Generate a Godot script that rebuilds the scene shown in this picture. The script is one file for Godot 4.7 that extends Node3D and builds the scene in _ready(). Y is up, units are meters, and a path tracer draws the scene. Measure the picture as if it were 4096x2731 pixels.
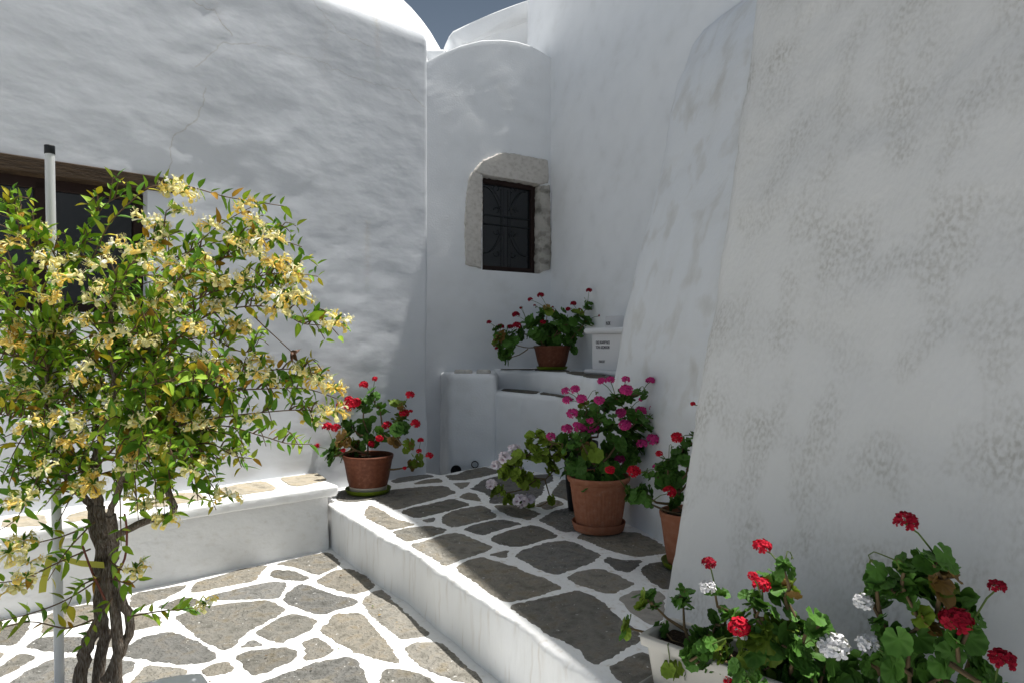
extends Node3D
# A whitewashed island courtyard: a lit court, a raised terrace in the shade of a church, potted geraniums, a honeysuckle.
# Plans are given as (x, depth) in metres from the camera; depth runs away from it (godot z = -depth).

var M := {}
var used := {}
var rng := RandomNumberGenerator.new()
var nz := FastNoiseLite.new()
var lump := FastNoiseLite.new()

class MB:
	var P := PackedVector3Array()
	var C := PackedColorArray()
	var U := PackedVector2Array()
	var I := PackedInt32Array()
	func vtx(p: Vector3, c := Color.WHITE, u := Vector2.ZERO) -> int:
		P.append(p); C.append(c); U.append(u)
		return P.size() - 1
	func tri(a: int, b: int, c: int) -> void:
		I.append(a); I.append(b); I.append(c)
	func quad(a: int, b: int, c: int, d: int) -> void:
		tri(a, b, c); tri(a, c, d)
	func add(o: MB, x: Transform3D, tint := Color.WHITE) -> void:
		var k := P.size()
		for i in o.P.size():
			P.append(x * o.P[i]); C.append(o.C[i] * tint); U.append(o.U[i])
		for i in o.I:
			I.append(k + i)
	func normals() -> PackedVector3Array:
		var n := PackedVector3Array()
		n.resize(P.size())
		for t in range(0, I.size(), 3):
			var a := I[t]; var b := I[t + 1]; var c := I[t + 2]
			var f := (P[c] - P[a]).cross(P[b] - P[a])
			n[a] += f; n[b] += f; n[c] += f
		for i in n.size():
			n[i] = n[i].normalized() if n[i].length_squared() > 1e-20 else Vector3.UP
		return n
	func into(m: ArrayMesh, flat := false) -> ArrayMesh:
		var q := self
		if flat:
			q = MB.new()
			for i in I:
				q.vtx(P[i], C[i], U[i])
			q.I = PackedInt32Array(range(I.size()))
		var a := []
		a.resize(Mesh.ARRAY_MAX)
		a[Mesh.ARRAY_VERTEX] = q.P
		a[Mesh.ARRAY_NORMAL] = q.normals()
		a[Mesh.ARRAY_COLOR] = q.C
		a[Mesh.ARRAY_TEX_UV] = q.U
		a[Mesh.ARRAY_INDEX] = q.I
		m.add_surface_from_arrays(Mesh.PRIMITIVE_TRIANGLES, a)
		return m
	func mesh(flat := false) -> ArrayMesh:
		return into(ArrayMesh.new(), flat)

# ---------- naming and tagging ----------
func named(o: Node, called: String, parent: Node) -> void:
	var k := str(parent.get_instance_id()) + called
	var n: int = used.get(k, 0)
	used[k] = n + 1
	o.name = called if n == 0 else "%s_%03d" % [called, n]
	parent.add_child(o, true)

func obj(called: String, m: Mesh, mat: Material, parent: Node = null) -> MeshInstance3D:
	var o := MeshInstance3D.new()
	o.mesh = m
	if mat: o.material_override = mat
	named(o, called, parent if parent else self)
	return o

func thing(called: String, label: String, category: String, at: Vector3, group := "") -> Node3D:
	var o := Node3D.new()
	named(o, called, self)
	o.position = at
	return tag(o, label, category, group)

func tag(o: Node3D, label: String, category: String, group := "") -> Node3D:
	o.set_meta("label", label)
	o.set_meta("category", category)
	if group: o.set_meta("group", group)
	return o

func structure(o: Node3D, label := "") -> Node3D:
	o.set_meta("kind", "structure")
	if label: o.set_meta("label", label)
	return o

func V(x: float, h: float, d: float) -> Vector3: return Vector3(x, h, -d)

func wall_frame(ox: float, od: float, dx: float, dd: float) -> Transform3D:
	var l := sqrt(dx * dx + dd * dd)
	dx /= l; dd /= l
	return Transform3D(Basis(Vector3(dx, 0, -dd), Vector3.UP, Vector3(dd, 0, dx)), Vector3(ox, 0, -od))

func floor_frame(h: float) -> Transform3D:
	return Transform3D(Basis(Vector3(1, 0, 0), Vector3(0, 0, -1), Vector3(0, 1, 0)), Vector3(0, h, 0))

func aim(dir: Vector3, nrm: Vector3) -> Basis:
	var y := dir.normalized()
	var z := (nrm - y * nrm.dot(y))
	if z.length() < 1e-4: z = y.cross(Vector3(.3, .5, .8))
	z = z.normalized()
	return Basis(y.cross(z), y, z)

func rv() -> Vector3: return Vector3(rng.randf_range(-1, 1), rng.randf_range(-1, 1), rng.randf_range(-1, 1))

# ---------- materials ----------
func lin(r: float, g: float, b: float) -> Color: return Color(r, g, b).linear_to_srgb()

func noise_tex(seed_: int, freq: float, oct: int, stops: Array, size := 512, type := FastNoiseLite.TYPE_SIMPLEX_SMOOTH, fr := FastNoiseLite.FRACTAL_FBM) -> NoiseTexture2D:
	var n := FastNoiseLite.new()
	n.seed = seed_; n.frequency = freq; n.noise_type = type
	n.fractal_type = fr; n.fractal_octaves = oct
	var t := NoiseTexture2D.new()
	t.width = size; t.height = size; t.seamless = true; t.noise = n
	if stops.size():
		var g := Gradient.new()
		g.offsets = PackedFloat32Array(stops.map(func(s): return s[0]))
		g.colors = PackedColorArray(stops.map(func(s): return s[1]))
		t.color_ramp = g
	return t

func mat(called: String, color: Color, rough := .9) -> StandardMaterial3D:
	var m := StandardMaterial3D.new()
	m.resource_name = called
	m.albedo_color = color
	m.roughness = rough
	m.metallic_specular = .3
	M[called] = m
	return m

func tri_tex(m: StandardMaterial3D, albedo: Texture2D, bump: Texture2D, scale: float, cm: float, world := true) -> void:
	m.uv1_triplanar = true
	m.uv1_world_triplanar = world
	m.uv1_scale = Vector3.ONE * scale
	m.albedo_texture = albedo
	if bump:
		m.heightmap_enabled = true
		m.heightmap_texture = bump
		m.heightmap_scale = cm

func leafy(called: String, c: Color, back := .5) -> StandardMaterial3D:
	var m := mat(called, c, .55)
	m.vertex_color_use_as_albedo = true
	m.backlight_enabled = true
	m.backlight = Color(back, back, back * .5)
	return m

func materials() -> void:
	var grain := noise_tex(3, .09, 4, [])
	var grain2 := noise_tex(4, .03, 5, [])
	var white := noise_tex(11, .006, 5, [[0.0, lin(.75, .76, .765)], [.35, lin(.81, .825, .84)], [.6, lin(.83, .845, .86)], [1.0, lin(.845, .86, .875)]])
	tri_tex(mat("plaster", Color.WHITE, .92), white, grain, .9, .12)
	tri_tex(mat("limewash", Color.WHITE, .95), noise_tex(12, .02, 4, [[0.0, lin(.70, .68, .64)], [.3, lin(.80, .80, .79)], [1.0, lin(.84, .84, .835)]]), grain2, 1.3, .4)
	var sf := mat("step_face", Color.WHITE, .95)
	tri_tex(sf, noise_tex(13, .012, 4, [[0.0, lin(.62, .57, .50)], [.25, lin(.80, .785, .76)], [.36, lin(.86, .86, .85)], [1.0, lin(.885, .885, .88)]]), grain2, 1.0, .3)
	sf.uv1_scale = Vector3(2.6, .35, 2.6)
	var fine := noise_tex(15, .12, 4, [[0.0, lin(.22, .21, .18)], [.36, lin(.36, .345, .31)], [.47, lin(.56, .555, .54)], [.58, lin(.63, .63, .62)], [1.0, lin(.66, .66, .66)]])
	var st := mat("stained_plaster", Color.WHITE, .95)
	tri_tex(st, noise_tex(16, .010, 3, [[0.0, lin(.65, .65, .64)], [1.0, lin(.69, .69, .685)]]), grain, .8, .26)
	st.detail_enabled = true
	st.detail_albedo = fine
	st.detail_blend_mode = BaseMaterial3D.BLEND_MODE_MIX
	st.detail_mask = noise_tex(17, .008, 6, [[0.0, Color.BLACK], [.47, Color.BLACK], [.72, Color(.55, .55, .55)], [1.0, Color(.75, .75, .75)]])
	var st2 := st.duplicate() as StandardMaterial3D
	st2.resource_name = "weathered_plaster"
	st2.uv1_offset = Vector3(.31, .6, .17)
	st2.uv1_scale = Vector3(.7, .45, .7)
	st2.albedo_color = Color(1, 1, 1)
	st2.albedo_texture = noise_tex(18, .010, 6, [[0.0, lin(.60, .59, .56)], [.30, lin(.72, .72, .71)], [.45, lin(.80, .815, .83)], [1.0, lin(.82, .835, .85)]])
	st.uv1_scale = Vector3(.95, .5, .95)
	st2.detail_enabled = false
	M["weathered_plaster"] = st2
	var schist := noise_tex(21, .009, 6, [[0.0, lin(.52, .51, .48)], [.32, lin(.85, .84, .81)], [.52, lin(1, .99, .97)], [.72, lin(1.0, .95, .87)], [1.0, lin(.84, .75, .58)]], 1024)
	var slate := noise_tex(22, .02, 6, [], 1024, FastNoiseLite.TYPE_SIMPLEX_SMOOTH, FastNoiseLite.FRACTAL_RIDGED)
	var specks := noise_tex(27, .05, 2, [[0.0, lin(.70, .69, .66)], [1.0, lin(.8, .8, .78)]], 256)
	var speck_mask := noise_tex(28, .03, 5, [[0.0, Color.BLACK], [.84, Color.BLACK], [.88, Color(.7, .7, .7)], [1.0, Color(.9, .9, .9)]], 1024)
	var tints := [Color(.23, .219, .196), Color(.21, .203, .184), Color(.24, .224, .193), Color(.215, .213, .204)]
	for i in 8:
		var c: Color = tints[i % 4] * [1.0, 1.0, 1.0, 1.0, 1.22, .84, 1.12, .80][i]
		var sm := mat("schist_%d" % i, lin(c.r, c.g, c.b), .85)
		tri_tex(sm, schist, slate, .85, 1.8)
		sm.uv1_offset = Vector3(.27 * i, .4 * i, .63 * i)
		sm.detail_enabled = true
		sm.detail_albedo = specks
		sm.detail_mask = speck_mask
	tri_tex(mat("dark_schist", lin(.12, .115, .10), .85), schist, slate, .85, .7)
	tri_tex(mat("bench_schist", lin(.40, .36, .29), .85), schist, slate, .85, .6)
	tri_tex(mat("cement", lin(.40, .375, .335), .95), noise_tex(23, .03, 4, [[0.0, lin(.7, .7, .7)], [1.0, Color.WHITE]]), grain, 1.0, .5)
	tri_tex(mat("marble_block", Color.WHITE, .85), noise_tex(24, .02, 6, [[0.0, lin(.34, .31, .27)], [.25, lin(.46, .43, .39)], [.42, lin(.56, .53, .49)], [1.0, lin(.64, .61, .57)]]), grain2, 1.6, .35)
	tri_tex(mat("mouldy_block", Color.WHITE, .9), noise_tex(25, .008, 6, [[0.0, lin(.12, .115, .10)], [.34, lin(.20, .19, .165)], [.48, lin(.42, .40, .36)], [1.0, lin(.56, .53, .49)]]), grain2, 1.2, .3)
	tri_tex(mat("mould", Color.WHITE, .95), noise_tex(26, .03, 4, [[0.0, lin(.05, .05, .04)], [1.0, lin(.22, .21, .18)]]), grain2, 1.6, .4)
	mat("marble", lin(.72, .72, .73), .45)
	mat("ink", lin(.06, .06, .07), .7)
	var wood := noise_tex(31, .01, 4, [[0.0, lin(.022, .014, .008)], [.5, lin(.05, .032, .018)], [1.0, lin(.085, .056, .032)]])
	tri_tex(mat("old_wood", Color.WHITE, .8), wood, grain2, 1.0, .5)
	M["old_wood"].uv1_scale = Vector3(1.2, 9, 1.2)
	mat("dark_frame", lin(.022, .012, .010), .6)
	mat("iron", lin(.017, .020, .023), .6)
	mat("glass", lin(.010, .013, .016), .12).metallic_specular = .5  # opaque; the darkness of the room is put into its colour
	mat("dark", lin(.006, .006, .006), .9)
	tri_tex(mat("brown_pot", Color.WHITE, .6), noise_tex(33, .02, 4, [[0.0, lin(.09, .030, .016)], [.5, lin(.135, .045, .023)], [.8, lin(.17, .065, .038)], [1.0, lin(.26, .16, .12)]]), null, 2.5, 0, false)
	tri_tex(mat("terracotta", Color.WHITE, .8), noise_tex(34, .02, 4, [[0.0, lin(.30, .115, .062)], [.5, lin(.36, .145, .082)], [.8, lin(.40, .18, .11)], [1.0, lin(.48, .29, .21)]]), grain, 2.0, .15, false)
	mat("lime_residue", lin(.42, .38, .32), .95)
	mat("green_plastic", lin(.12, .17, .012), .45)
	mat("black_plastic", lin(.012, .012, .014), .5)
	mat("cream_plastic", lin(.50, .48, .44), .55)
	tri_tex(mat("soil", Color.WHITE, 1.0), noise_tex(35, .08, 3, [[0.0, lin(.008, .006, .004)], [.6, lin(.03, .022, .014)], [1.0, lin(.08, .06, .04)]]), grain, 3.0, 1.2)
	tri_tex(mat("bark", Color.WHITE, .95), noise_tex(36, .02, 5, [[0.0, lin(.05, .036, .024)], [.45, lin(.15, .115, .085)], [.7, lin(.27, .235, .2)], [1.0, lin(.40, .37, .33)]]), grain2, 3.0, 1.4)
	M["bark"].uv1_scale = Vector3(14, 2.2, 14)
	mat("twig", lin(.13, .085, .05), .85)
	mat("red_twig", lin(.16, .055, .04), .7)
	mat("geranium_stem", lin(.14, .10, .055), .85)
	mat("stalk", lin(.10, .15, .035), .6)
	mat("white_tube", lin(.62, .63, .64), .4)
	mat("cap", lin(.02, .022, .025), .5)
	var rb := mat("tape", lin(.46, .44, .06), .5)
	rb.backlight_enabled = true
	rb.backlight = Color(.5, .5, .2)
	# foliage
	leafy("honey_0", lin(.17, .32, .022)); leafy("honey_1", lin(.27, .42, .035)); leafy("honey_2", lin(.095, .22, .024)); leafy("honey_3", lin(.42, .37, .03)); leafy("honey_4", lin(.34, .19, .02)); leafy("honey_5", lin(.25, .32, .035))
	leafy("honey_mass", Color.WHITE)
	leafy("dry_leaf", lin(.13, .06, .035), .2)
	for k in 3:
		var f: float = [1.0, .78, 1.22][k]
		leafy("zonal_0%d" % k, lin(.070 * f, .17 * f, .028 * f), .45)
		leafy("zonal_1%d" % k, lin(.15 * f, .23 * f, .025 * f), .5)
		leafy("zonal_2%d" % k, lin(.20 * f, .12 * f, .035 * f), .4)
		leafy("lime_0%d" % k, lin(.22 * f, .32 * f, .04 * f), .5)
	var hf := leafy("honey_petal", Color.WHITE, .6); hf.roughness = .7
	for e in [["red", lin(.56, .008, .03)], ["dark_red", lin(.29, .004, .02)], ["magenta", lin(.64, .05, .25)], ["white", lin(.80, .79, .81)], ["pale_pink", lin(.86, .78, .84)]]:
		var m := leafy("petal_" + e[0], e[1], .35); m.roughness = .75
	mat("calyx", lin(.10, .14, .03), .7)

# ---------- shape builders ----------
func tube(b: MB, pts: PackedVector3Array, r0: float, r1: float, sides := 6, wob := 0.0, caps := true) -> void:
	var n := pts.size()
	var up := Vector3(.13, .2, .97)
	var rings := []
	for i in n:
		var d := (pts[mini(i + 1, n - 1)] - pts[maxi(i - 1, 0)]).normalized()
		var x := d.cross(up)
		if x.length() < .05: x = d.cross(Vector3(1, 0, .1))
		x = x.normalized()
		up = x.cross(d).normalized()
		var ring := []
		var r := lerpf(r0, r1, float(i) / maxf(1, n - 1))
		for k in sides:
			var a := TAU * k / sides
			var rr := r
			if wob > 0: rr *= 1.0 + wob * sin(a * 3.0 + i * .5) + wob * nz.get_noise_3dv(pts[i] * 40.0 + Vector3(cos(a), sin(a), 0) * 30.0)
			ring.append(b.vtx(pts[i] + (x * cos(a) + up * sin(a)) * rr, Color.WHITE, Vector2(float(k) / sides, i * .1)))
		rings.append(ring)
	for i in n - 1:
		for k in sides:
			var q := (k + 1) % sides
			b.quad(rings[i][k], rings[i][q], rings[i + 1][q], rings[i + 1][k])
	if caps:
		for e in [0, n - 1]:
			var c := b.vtx(pts[e])
			for k in sides:
				var q := (k + 1) % sides
				if e == 0: b.tri(c, rings[e][q], rings[e][k])
				else: b.tri(c, rings[e][k], rings[e][q])

func curve(ctrl: PackedVector3Array, step: float) -> PackedVector3Array:
	var out := PackedVector3Array()
	var n := ctrl.size()
	for i in n - 1:
		var a := ctrl[maxi(i - 1, 0)]; var b := ctrl[i]; var c := ctrl[i + 1]; var d := ctrl[mini(i + 2, n - 1)]
		var k := maxi(1, int(b.distance_to(c) / step))
		for j in k:
			out.append(b.cubic_interpolate(c, a, d, float(j) / k))
	out.append(ctrl[n - 1])
	return out

func flat3(a: Array) -> PackedVector3Array:
	var out := PackedVector3Array()
	for i in range(0, a.size(), 3):
		out.append(V(a[i] * .01, a[i + 1] * .01, a[i + 2] * .01))
	return out

func flat2(a: Array, s := .01) -> PackedVector2Array:
	var out := PackedVector2Array()
	for i in range(0, a.size(), 2):
		out.append(Vector2(a[i] * s, a[i + 1] * s))
	return out

func area(p: PackedVector2Array) -> float:
	var s := 0.0
	for i in p.size():
		s += p[i].cross(p[(i + 1) % p.size()])
	return s * .5

func ccw(p: PackedVector2Array) -> PackedVector2Array:
	if area(p) < 0: p.reverse()
	return p

func refine(p: PackedVector2Array, step: float, round_ := true, rf := .16) -> PackedVector2Array:
	p = ccw(p)
	var q := PackedVector2Array()
	if round_:
		for i in p.size():
			var a := p[i]; var b := p[(i + 1) % p.size()]
			q.append(a.lerp(b, rf)); q.append(a.lerp(b, 1.0 - rf))
	else:
		q = p
	var out := PackedVector2Array()
	for i in q.size():
		var a := q[i]; var b := q[(i + 1) % q.size()]
		var k := maxi(1, int(a.distance_to(b) / step))
		for j in k:
			out.append(a.lerp(b, float(j) / k))
	return out

func plate(poly: PackedVector2Array, z0: float, z1: float, bevel: float, jit: float, step := .03, tilt := 0.0, rf := .16, grow := 0.0) -> MB:
	var p := refine(poly, step, true, rf)
	var n := p.size()
	var outp := PackedVector2Array(); var inp := PackedVector2Array()
	var c := Vector2.ZERO
	for i in n: c += p[i] / n
	for i in n:
		var d := (p[(i + 1) % n] - p[(i - 1 + n) % n]).normalized()
		var nn := Vector2(d.y, -d.x)
		var j := grow + nz.get_noise_2d(p[i].x * 220.0, p[i].y * 220.0) * jit + nz.get_noise_2d(p[i].x * 900.0 + 50.0, p[i].y * 900.0) * jit * .6 + rng.randf_range(-.22, .22) * jit
		outp.append(p[i] + nn * j)
		inp.append(p[i] + nn * (j - bevel))
	var idx := Geometry2D.triangulate_polygon(inp)
	if idx.is_empty():
		inp = PackedVector2Array()
		for i in n: inp.append(outp[i].lerp(c, .06))
		idx = Geometry2D.triangulate_polygon(inp)
	var b := MB.new()
	var tx := rng.randf_range(-tilt, tilt); var ty := rng.randf_range(-tilt, tilt)
	var top := []; var mid := []; var bot := []
	for i in n:
		var lift := (inp[i].x - c.x) * tx + (inp[i].y - c.y) * ty
		top.append(b.vtx(Vector3(inp[i].x, inp[i].y, z1 + lift)))
	for i in n:
		var lift := (inp[i].x - c.x) * tx + (inp[i].y - c.y) * ty
		mid.append(b.vtx(Vector3(outp[i].x, outp[i].y, lerpf(z0, z1, .55) + lift * .5)))
		bot.append(b.vtx(Vector3(outp[i].x, outp[i].y, z0)))
	for t in range(0, idx.size(), 3):
		var a: Vector2 = inp[idx[t]]; var e: Vector2 = inp[idx[t + 1]]; var f: Vector2 = inp[idx[t + 2]]
		if (e - a).cross(f - a) > 0: b.tri(top[idx[t]], top[idx[t + 2]], top[idx[t + 1]])
		else: b.tri(top[idx[t]], top[idx[t + 1]], top[idx[t + 2]])
	for i in n:
		var q := (i + 1) % n
		b.quad(mid[i], top[i], top[q], mid[q])
		b.quad(bot[i], mid[i], mid[q], bot[q])
	return b

func moved(b: MB, x: Transform3D) -> MB:
	var o := MB.new()
	o.add(b, x)
	return o

func box(b: MB, c: Vector3, s: Vector3, x := Transform3D.IDENTITY, bev := .0) -> void:
	# a box with chamfered edges
	var h := s * .5
	var ax := [Vector3.RIGHT, Vector3.UP, Vector3.BACK]
	for a in 3:
		for sg in [-1.0, 1.0]:
			var n: Vector3 = ax[a] * sg
			var u: Vector3 = ax[(a + 1) % 3]; var w: Vector3 = ax[(a + 2) % 3] * sg
			var hn := absf(n.dot(h)); var hu := u.dot(h) - bev; var hw := absf(w.dot(h)) - bev
			var ids := []
			for k in [[-1, -1], [-1, 1], [1, 1], [1, -1]]:
				ids.append(b.vtx(x * (c + n * hn + u * hu * k[0] + w * hw * k[1])))
			b.quad(ids[0], ids[1], ids[2], ids[3])
	if bev > 0:
		for a in 3:
			var e: Vector3 = ax[a]; var u: Vector3 = ax[(a + 1) % 3]; var w: Vector3 = ax[(a + 2) % 3]
			for su in [-1.0, 1.0]:
				for sw in [-1.0, 1.0]:
					var he := e.dot(h) - bev
					var pu: Vector3 = u * su * u.dot(h) + w * sw * (w.dot(h) - bev)
					var pw: Vector3 = u * su * (u.dot(h) - bev) + w * sw * w.dot(h)
					var i0 := b.vtx(x * (c + pu - e * he)); var i1 := b.vtx(x * (c + pu + e * he))
					var i2 := b.vtx(x * (c + pw + e * he)); var i3 := b.vtx(x * (c + pw - e * he))
					if su * sw > 0: b.quad(i0, i1, i2, i3)
					else: b.quad(i0, i3, i2, i1)

func lathe(b: MB, prof: Array, sides := 40, flute := 0.0, f0 := 0.0, f1 := 0.0, count := 36) -> void:
	var rows := []
	for p in prof:
		var row := []
		for k in sides:
			var a := TAU * k / sides
			var r: float = p[0]
			if flute > 0 and p[1] > f0 and p[1] < f1 and p.size() < 3: r += flute * (absf(sin(a * count * .5)) - .5)
			row.append(b.vtx(Vector3(cos(a) * r, p[1], sin(a) * r), Color.WHITE, Vector2(float(k) / sides * 3.0, p[1] * 3.0)))
		rows.append(row)
	for j in rows.size() - 1:
		for k in sides:
			var q := (k + 1) % sides
			b.quad(rows[j][k], rows[j][q], rows[j + 1][q], rows[j + 1][k])

# A solid of masonry: a closed plan with rounded corners, raised along a profile of (inset, height), its faces uneven.
func mass(called: String, parent: Node, plan: PackedVector2Array, rad: float, prof: Array, step: float, amp: float, freq: float, m: Material, opt := {}) -> MeshInstance3D:
	plan = ccw(plan)
	var np := plan.size()
	var far: Vector2 = opt.get("seen", Vector2(0, 3))
	var counts := []
	var ring := _ring(plan, 0.0, rad, counts, step, far)
	var hole = opt.get("hole")
	var snap := PackedVector2Array()
	snap.resize(ring.size())
	if hole:
		for i in ring.size():
			var t: float = (ring[i] - hole.at).dot(hole.dir)
			if absf((ring[i] - hole.at).cross(hole.dir)) < .02:
				for e in [hole.t0, hole.t1]:
					if absf(t - e) <= step * .5: snap[i] = hole.dir * (e - t)
			ring[i] += snap[i]
	var n := ring.size()
	var nor := PackedVector2Array()
	for i in n:
		var d := ((ring[(i + 1) % n] - ring[i]).normalized() + (ring[i] - ring[(i - 1 + n) % n]).normalized()).normalized()
		nor.append(Vector2(d.y, -d.x))
	var rows := []
	for i in prof.size() - 1:
		var a := Vector2(prof[i][0], prof[i][1]); var c := Vector2(prof[i + 1][0], prof[i + 1][1])
		var k := maxi(1, int(round(a.distance_to(c) / step)))
		for j in k: rows.append(a.lerp(c, float(j) / k))
	rows.append(Vector2(prof[-1][0], prof[-1][1]))
	if hole:
		for i in rows.size():
			for e in [hole.h0, hole.h1]:
				if absf(rows[i].y - e) <= step * .5: rows[i].y = e
	var href: float = prof[-1][1]
	var h0: float = opt.get("from", 0.0)
	var b := MB.new()
	var arc := 0.0
	var arcs := PackedFloat32Array()
	for i in n:
		arcs.append(arc)
		arc += ring[i].distance_to(ring[(i + 1) % n])
	for r in rows.size():
		var here := _ring(plan, rows[r].x, rad, counts, step, far, opt.get("lean", Vector2.ZERO))
		for i in n + 1:
			var w := i % n
			var p: Vector2 = here[w] + snap[w]
			var y: float = rows[r].y
			if opt.has("top") and y > h0:
				y = h0 + (y - h0) * (float((opt.top as Callable).call(ring[w])) - h0) / (href - h0)
			var q := V(p.x, y, p.y)
			if amp > 0:
				var calm := .45 + .9 * smoothstep(-.25, .35, nz.get_noise_3d(q.x * 9.0, q.y * 9.0, q.z * 9.0))
				var d := calm * lump.get_noise_3d(q.x * freq, q.y * freq * 1.25, q.z * freq) * amp
				d += lump.get_noise_3d(q.x * freq * 3.1 + 40.0, q.y * freq * 4.0, q.z * freq * 3.1) * amp * .22 * calm
				q += Vector3(nor[w].x, 0, -nor[w].y) * d
				if rows[r].x > .005: q.y += d * .6
			if opt.has("rag") and y > float(opt.rag):
				q += Vector3(nor[w].x, -.3, -nor[w].y) * rng.randf_range(-.004, .004)
			if opt.has("wave"):
				q += Vector3(nor[w].x, 0, -nor[w].y) * nz.get_noise_2d(arcs[w] * 45.0, 7.0) * float(opt.wave)
			b.vtx(q, Color.WHITE, Vector2((arcs[w] if i < n else arc), y))
	var nc := n + 1
	for r in rows.size() - 1:
		for i in n:
			if hole and _in_hole(hole, (ring[i] + ring[(i + 1) % n]) * .5, (rows[r].y + rows[r + 1].y) * .5):
				# the reveal: faces that run inwards where a neighbour is wall
				var a := b.P[r * nc + i]; var a2 := b.P[r * nc + i + 1]; var c := b.P[(r + 1) * nc + i]; var c2 := b.P[(r + 1) * nc + i + 1]
				var inw := Vector3(-nor[i].x, 0, nor[i].y) * float(hole.deep)
				var im := (ring[i] + ring[(i - 1 + n) % n]) * .5; var ip := (ring[(i + 1) % n] + ring[(i + 2) % n]) * .5
				var hm: float = (rows[r].y + rows[r + 1].y) * .5
				if not _in_hole(hole, im, hm): _reveal(b, a, c, inw)
				if not _in_hole(hole, ip, hm): _reveal(b, c2, a2, inw)
				if not _in_hole(hole, (ring[i] + ring[(i + 1) % n]) * .5, rows[r].y - .01): _reveal(b, a2, a, inw)
				if not _in_hole(hole, (ring[i] + ring[(i + 1) % n]) * .5, rows[r + 1].y + .01): _reveal(b, c, c2, inw)
				continue
			b.quad(r * nc + i, (r + 1) * nc + i, (r + 1) * nc + i + 1, r * nc + i + 1)
	var capring := PackedVector2Array()
	var base := (rows.size() - 1) * nc
	for i in n: capring.append(Vector2(b.P[base + i].x, -b.P[base + i].z))
	var idx := Geometry2D.triangulate_polygon(capring)
	if idx.is_empty():
		print("plain cap for ", called)
		var mid := Vector3.ZERO
		for i in n: mid += b.P[base + i] / n
		var ci := b.vtx(mid)
		for i in n: b.tri(ci, base + i, base + (i + 1) % n)
	for t in range(0, idx.size(), 3):
		if (capring[idx[t + 1]] - capring[idx[t]]).cross(capring[idx[t + 2]] - capring[idx[t]]) > 0: b.tri(base + idx[t], base + idx[t + 2], base + idx[t + 1])
		else: b.tri(base + idx[t], base + idx[t + 1], base + idx[t + 2])
	return obj(called, b.mesh(), m, parent)

func _ring(plan: PackedVector2Array, inset: float, rad: float, counts: Array, step: float, far: Vector2, lean := Vector2.ZERO) -> PackedVector2Array:
	var np := plan.size()
	var q := PackedVector2Array()
	for i in np:
		var a := (plan[i] - plan[(i - 1 + np) % np]).normalized(); var c := (plan[(i + 1) % np] - plan[i]).normalized()
		var na := Vector2(-a.y, a.x); var nc := Vector2(-c.y, c.x)
		var wa := 1.0; var wc := 1.0
		if lean != Vector2.ZERO:
			wa = .10 + .90 * pow(maxf(0, na.dot(lean)), 2.0); wc = .10 + .90 * pow(maxf(0, nc.dot(lean)), 2.0)
		var det := na.cross(nc)
		if absf(det) < .05: q.append(plan[i] + (na + nc) * .5 * inset * (wa + wc) * .5)
		else: q.append(plan[i] + Vector2(wa * nc.y - wc * na.y, wc * na.x - wa * nc.x) * inset / det)
	var pts := PackedVector2Array()
	for i in np:
		var a := plan[(i - 1 + np) % np]; var p := plan[i]; var c := plan[(i + 1) % np]
		var ra := minf(rad, a.distance_to(p) * .45); var rc := minf(rad, c.distance_to(p) * .45)
		var pq := q[i]
		var s := pq + (a - p).normalized() * ra; var e := pq + (c - p).normalized() * rc
		if rad <= 0: pts.append(pq)
		else:
			for k in 7:
				var t := k / 6.0
				pts.append(s.lerp(pq, t).lerp(pq.lerp(e, t), t))
	if counts.is_empty():
		for i in pts.size():
			var a := pts[i]; var c := pts[(i + 1) % pts.size()]
			var st := step
			if Vector2((c - a).y, -(c - a).x).dot(far - a) < -.2: st = 1.0
			counts.append(maxi(1, int(round(a.distance_to(c) / st))))
	var out := PackedVector2Array()
	for i in pts.size():
		for j in counts[i]: out.append(pts[i].lerp(pts[(i + 1) % pts.size()], float(j) / counts[i]))
	return out

func _in_hole(h: Dictionary, p: Vector2, y: float) -> bool:
	if absf((p - h.at).cross(h.dir)) > .03: return false
	var t: float = (p - h.at).dot(h.dir)
	return t > h.t0 and t < h.t1 and y > h.h0 and y < h.h1

func _reveal(b: MB, p: Vector3, q: Vector3, inw: Vector3) -> void:
	b.quad(b.vtx(p), b.vtx(p + inw), b.vtx(q + inw), b.vtx(q))

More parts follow.
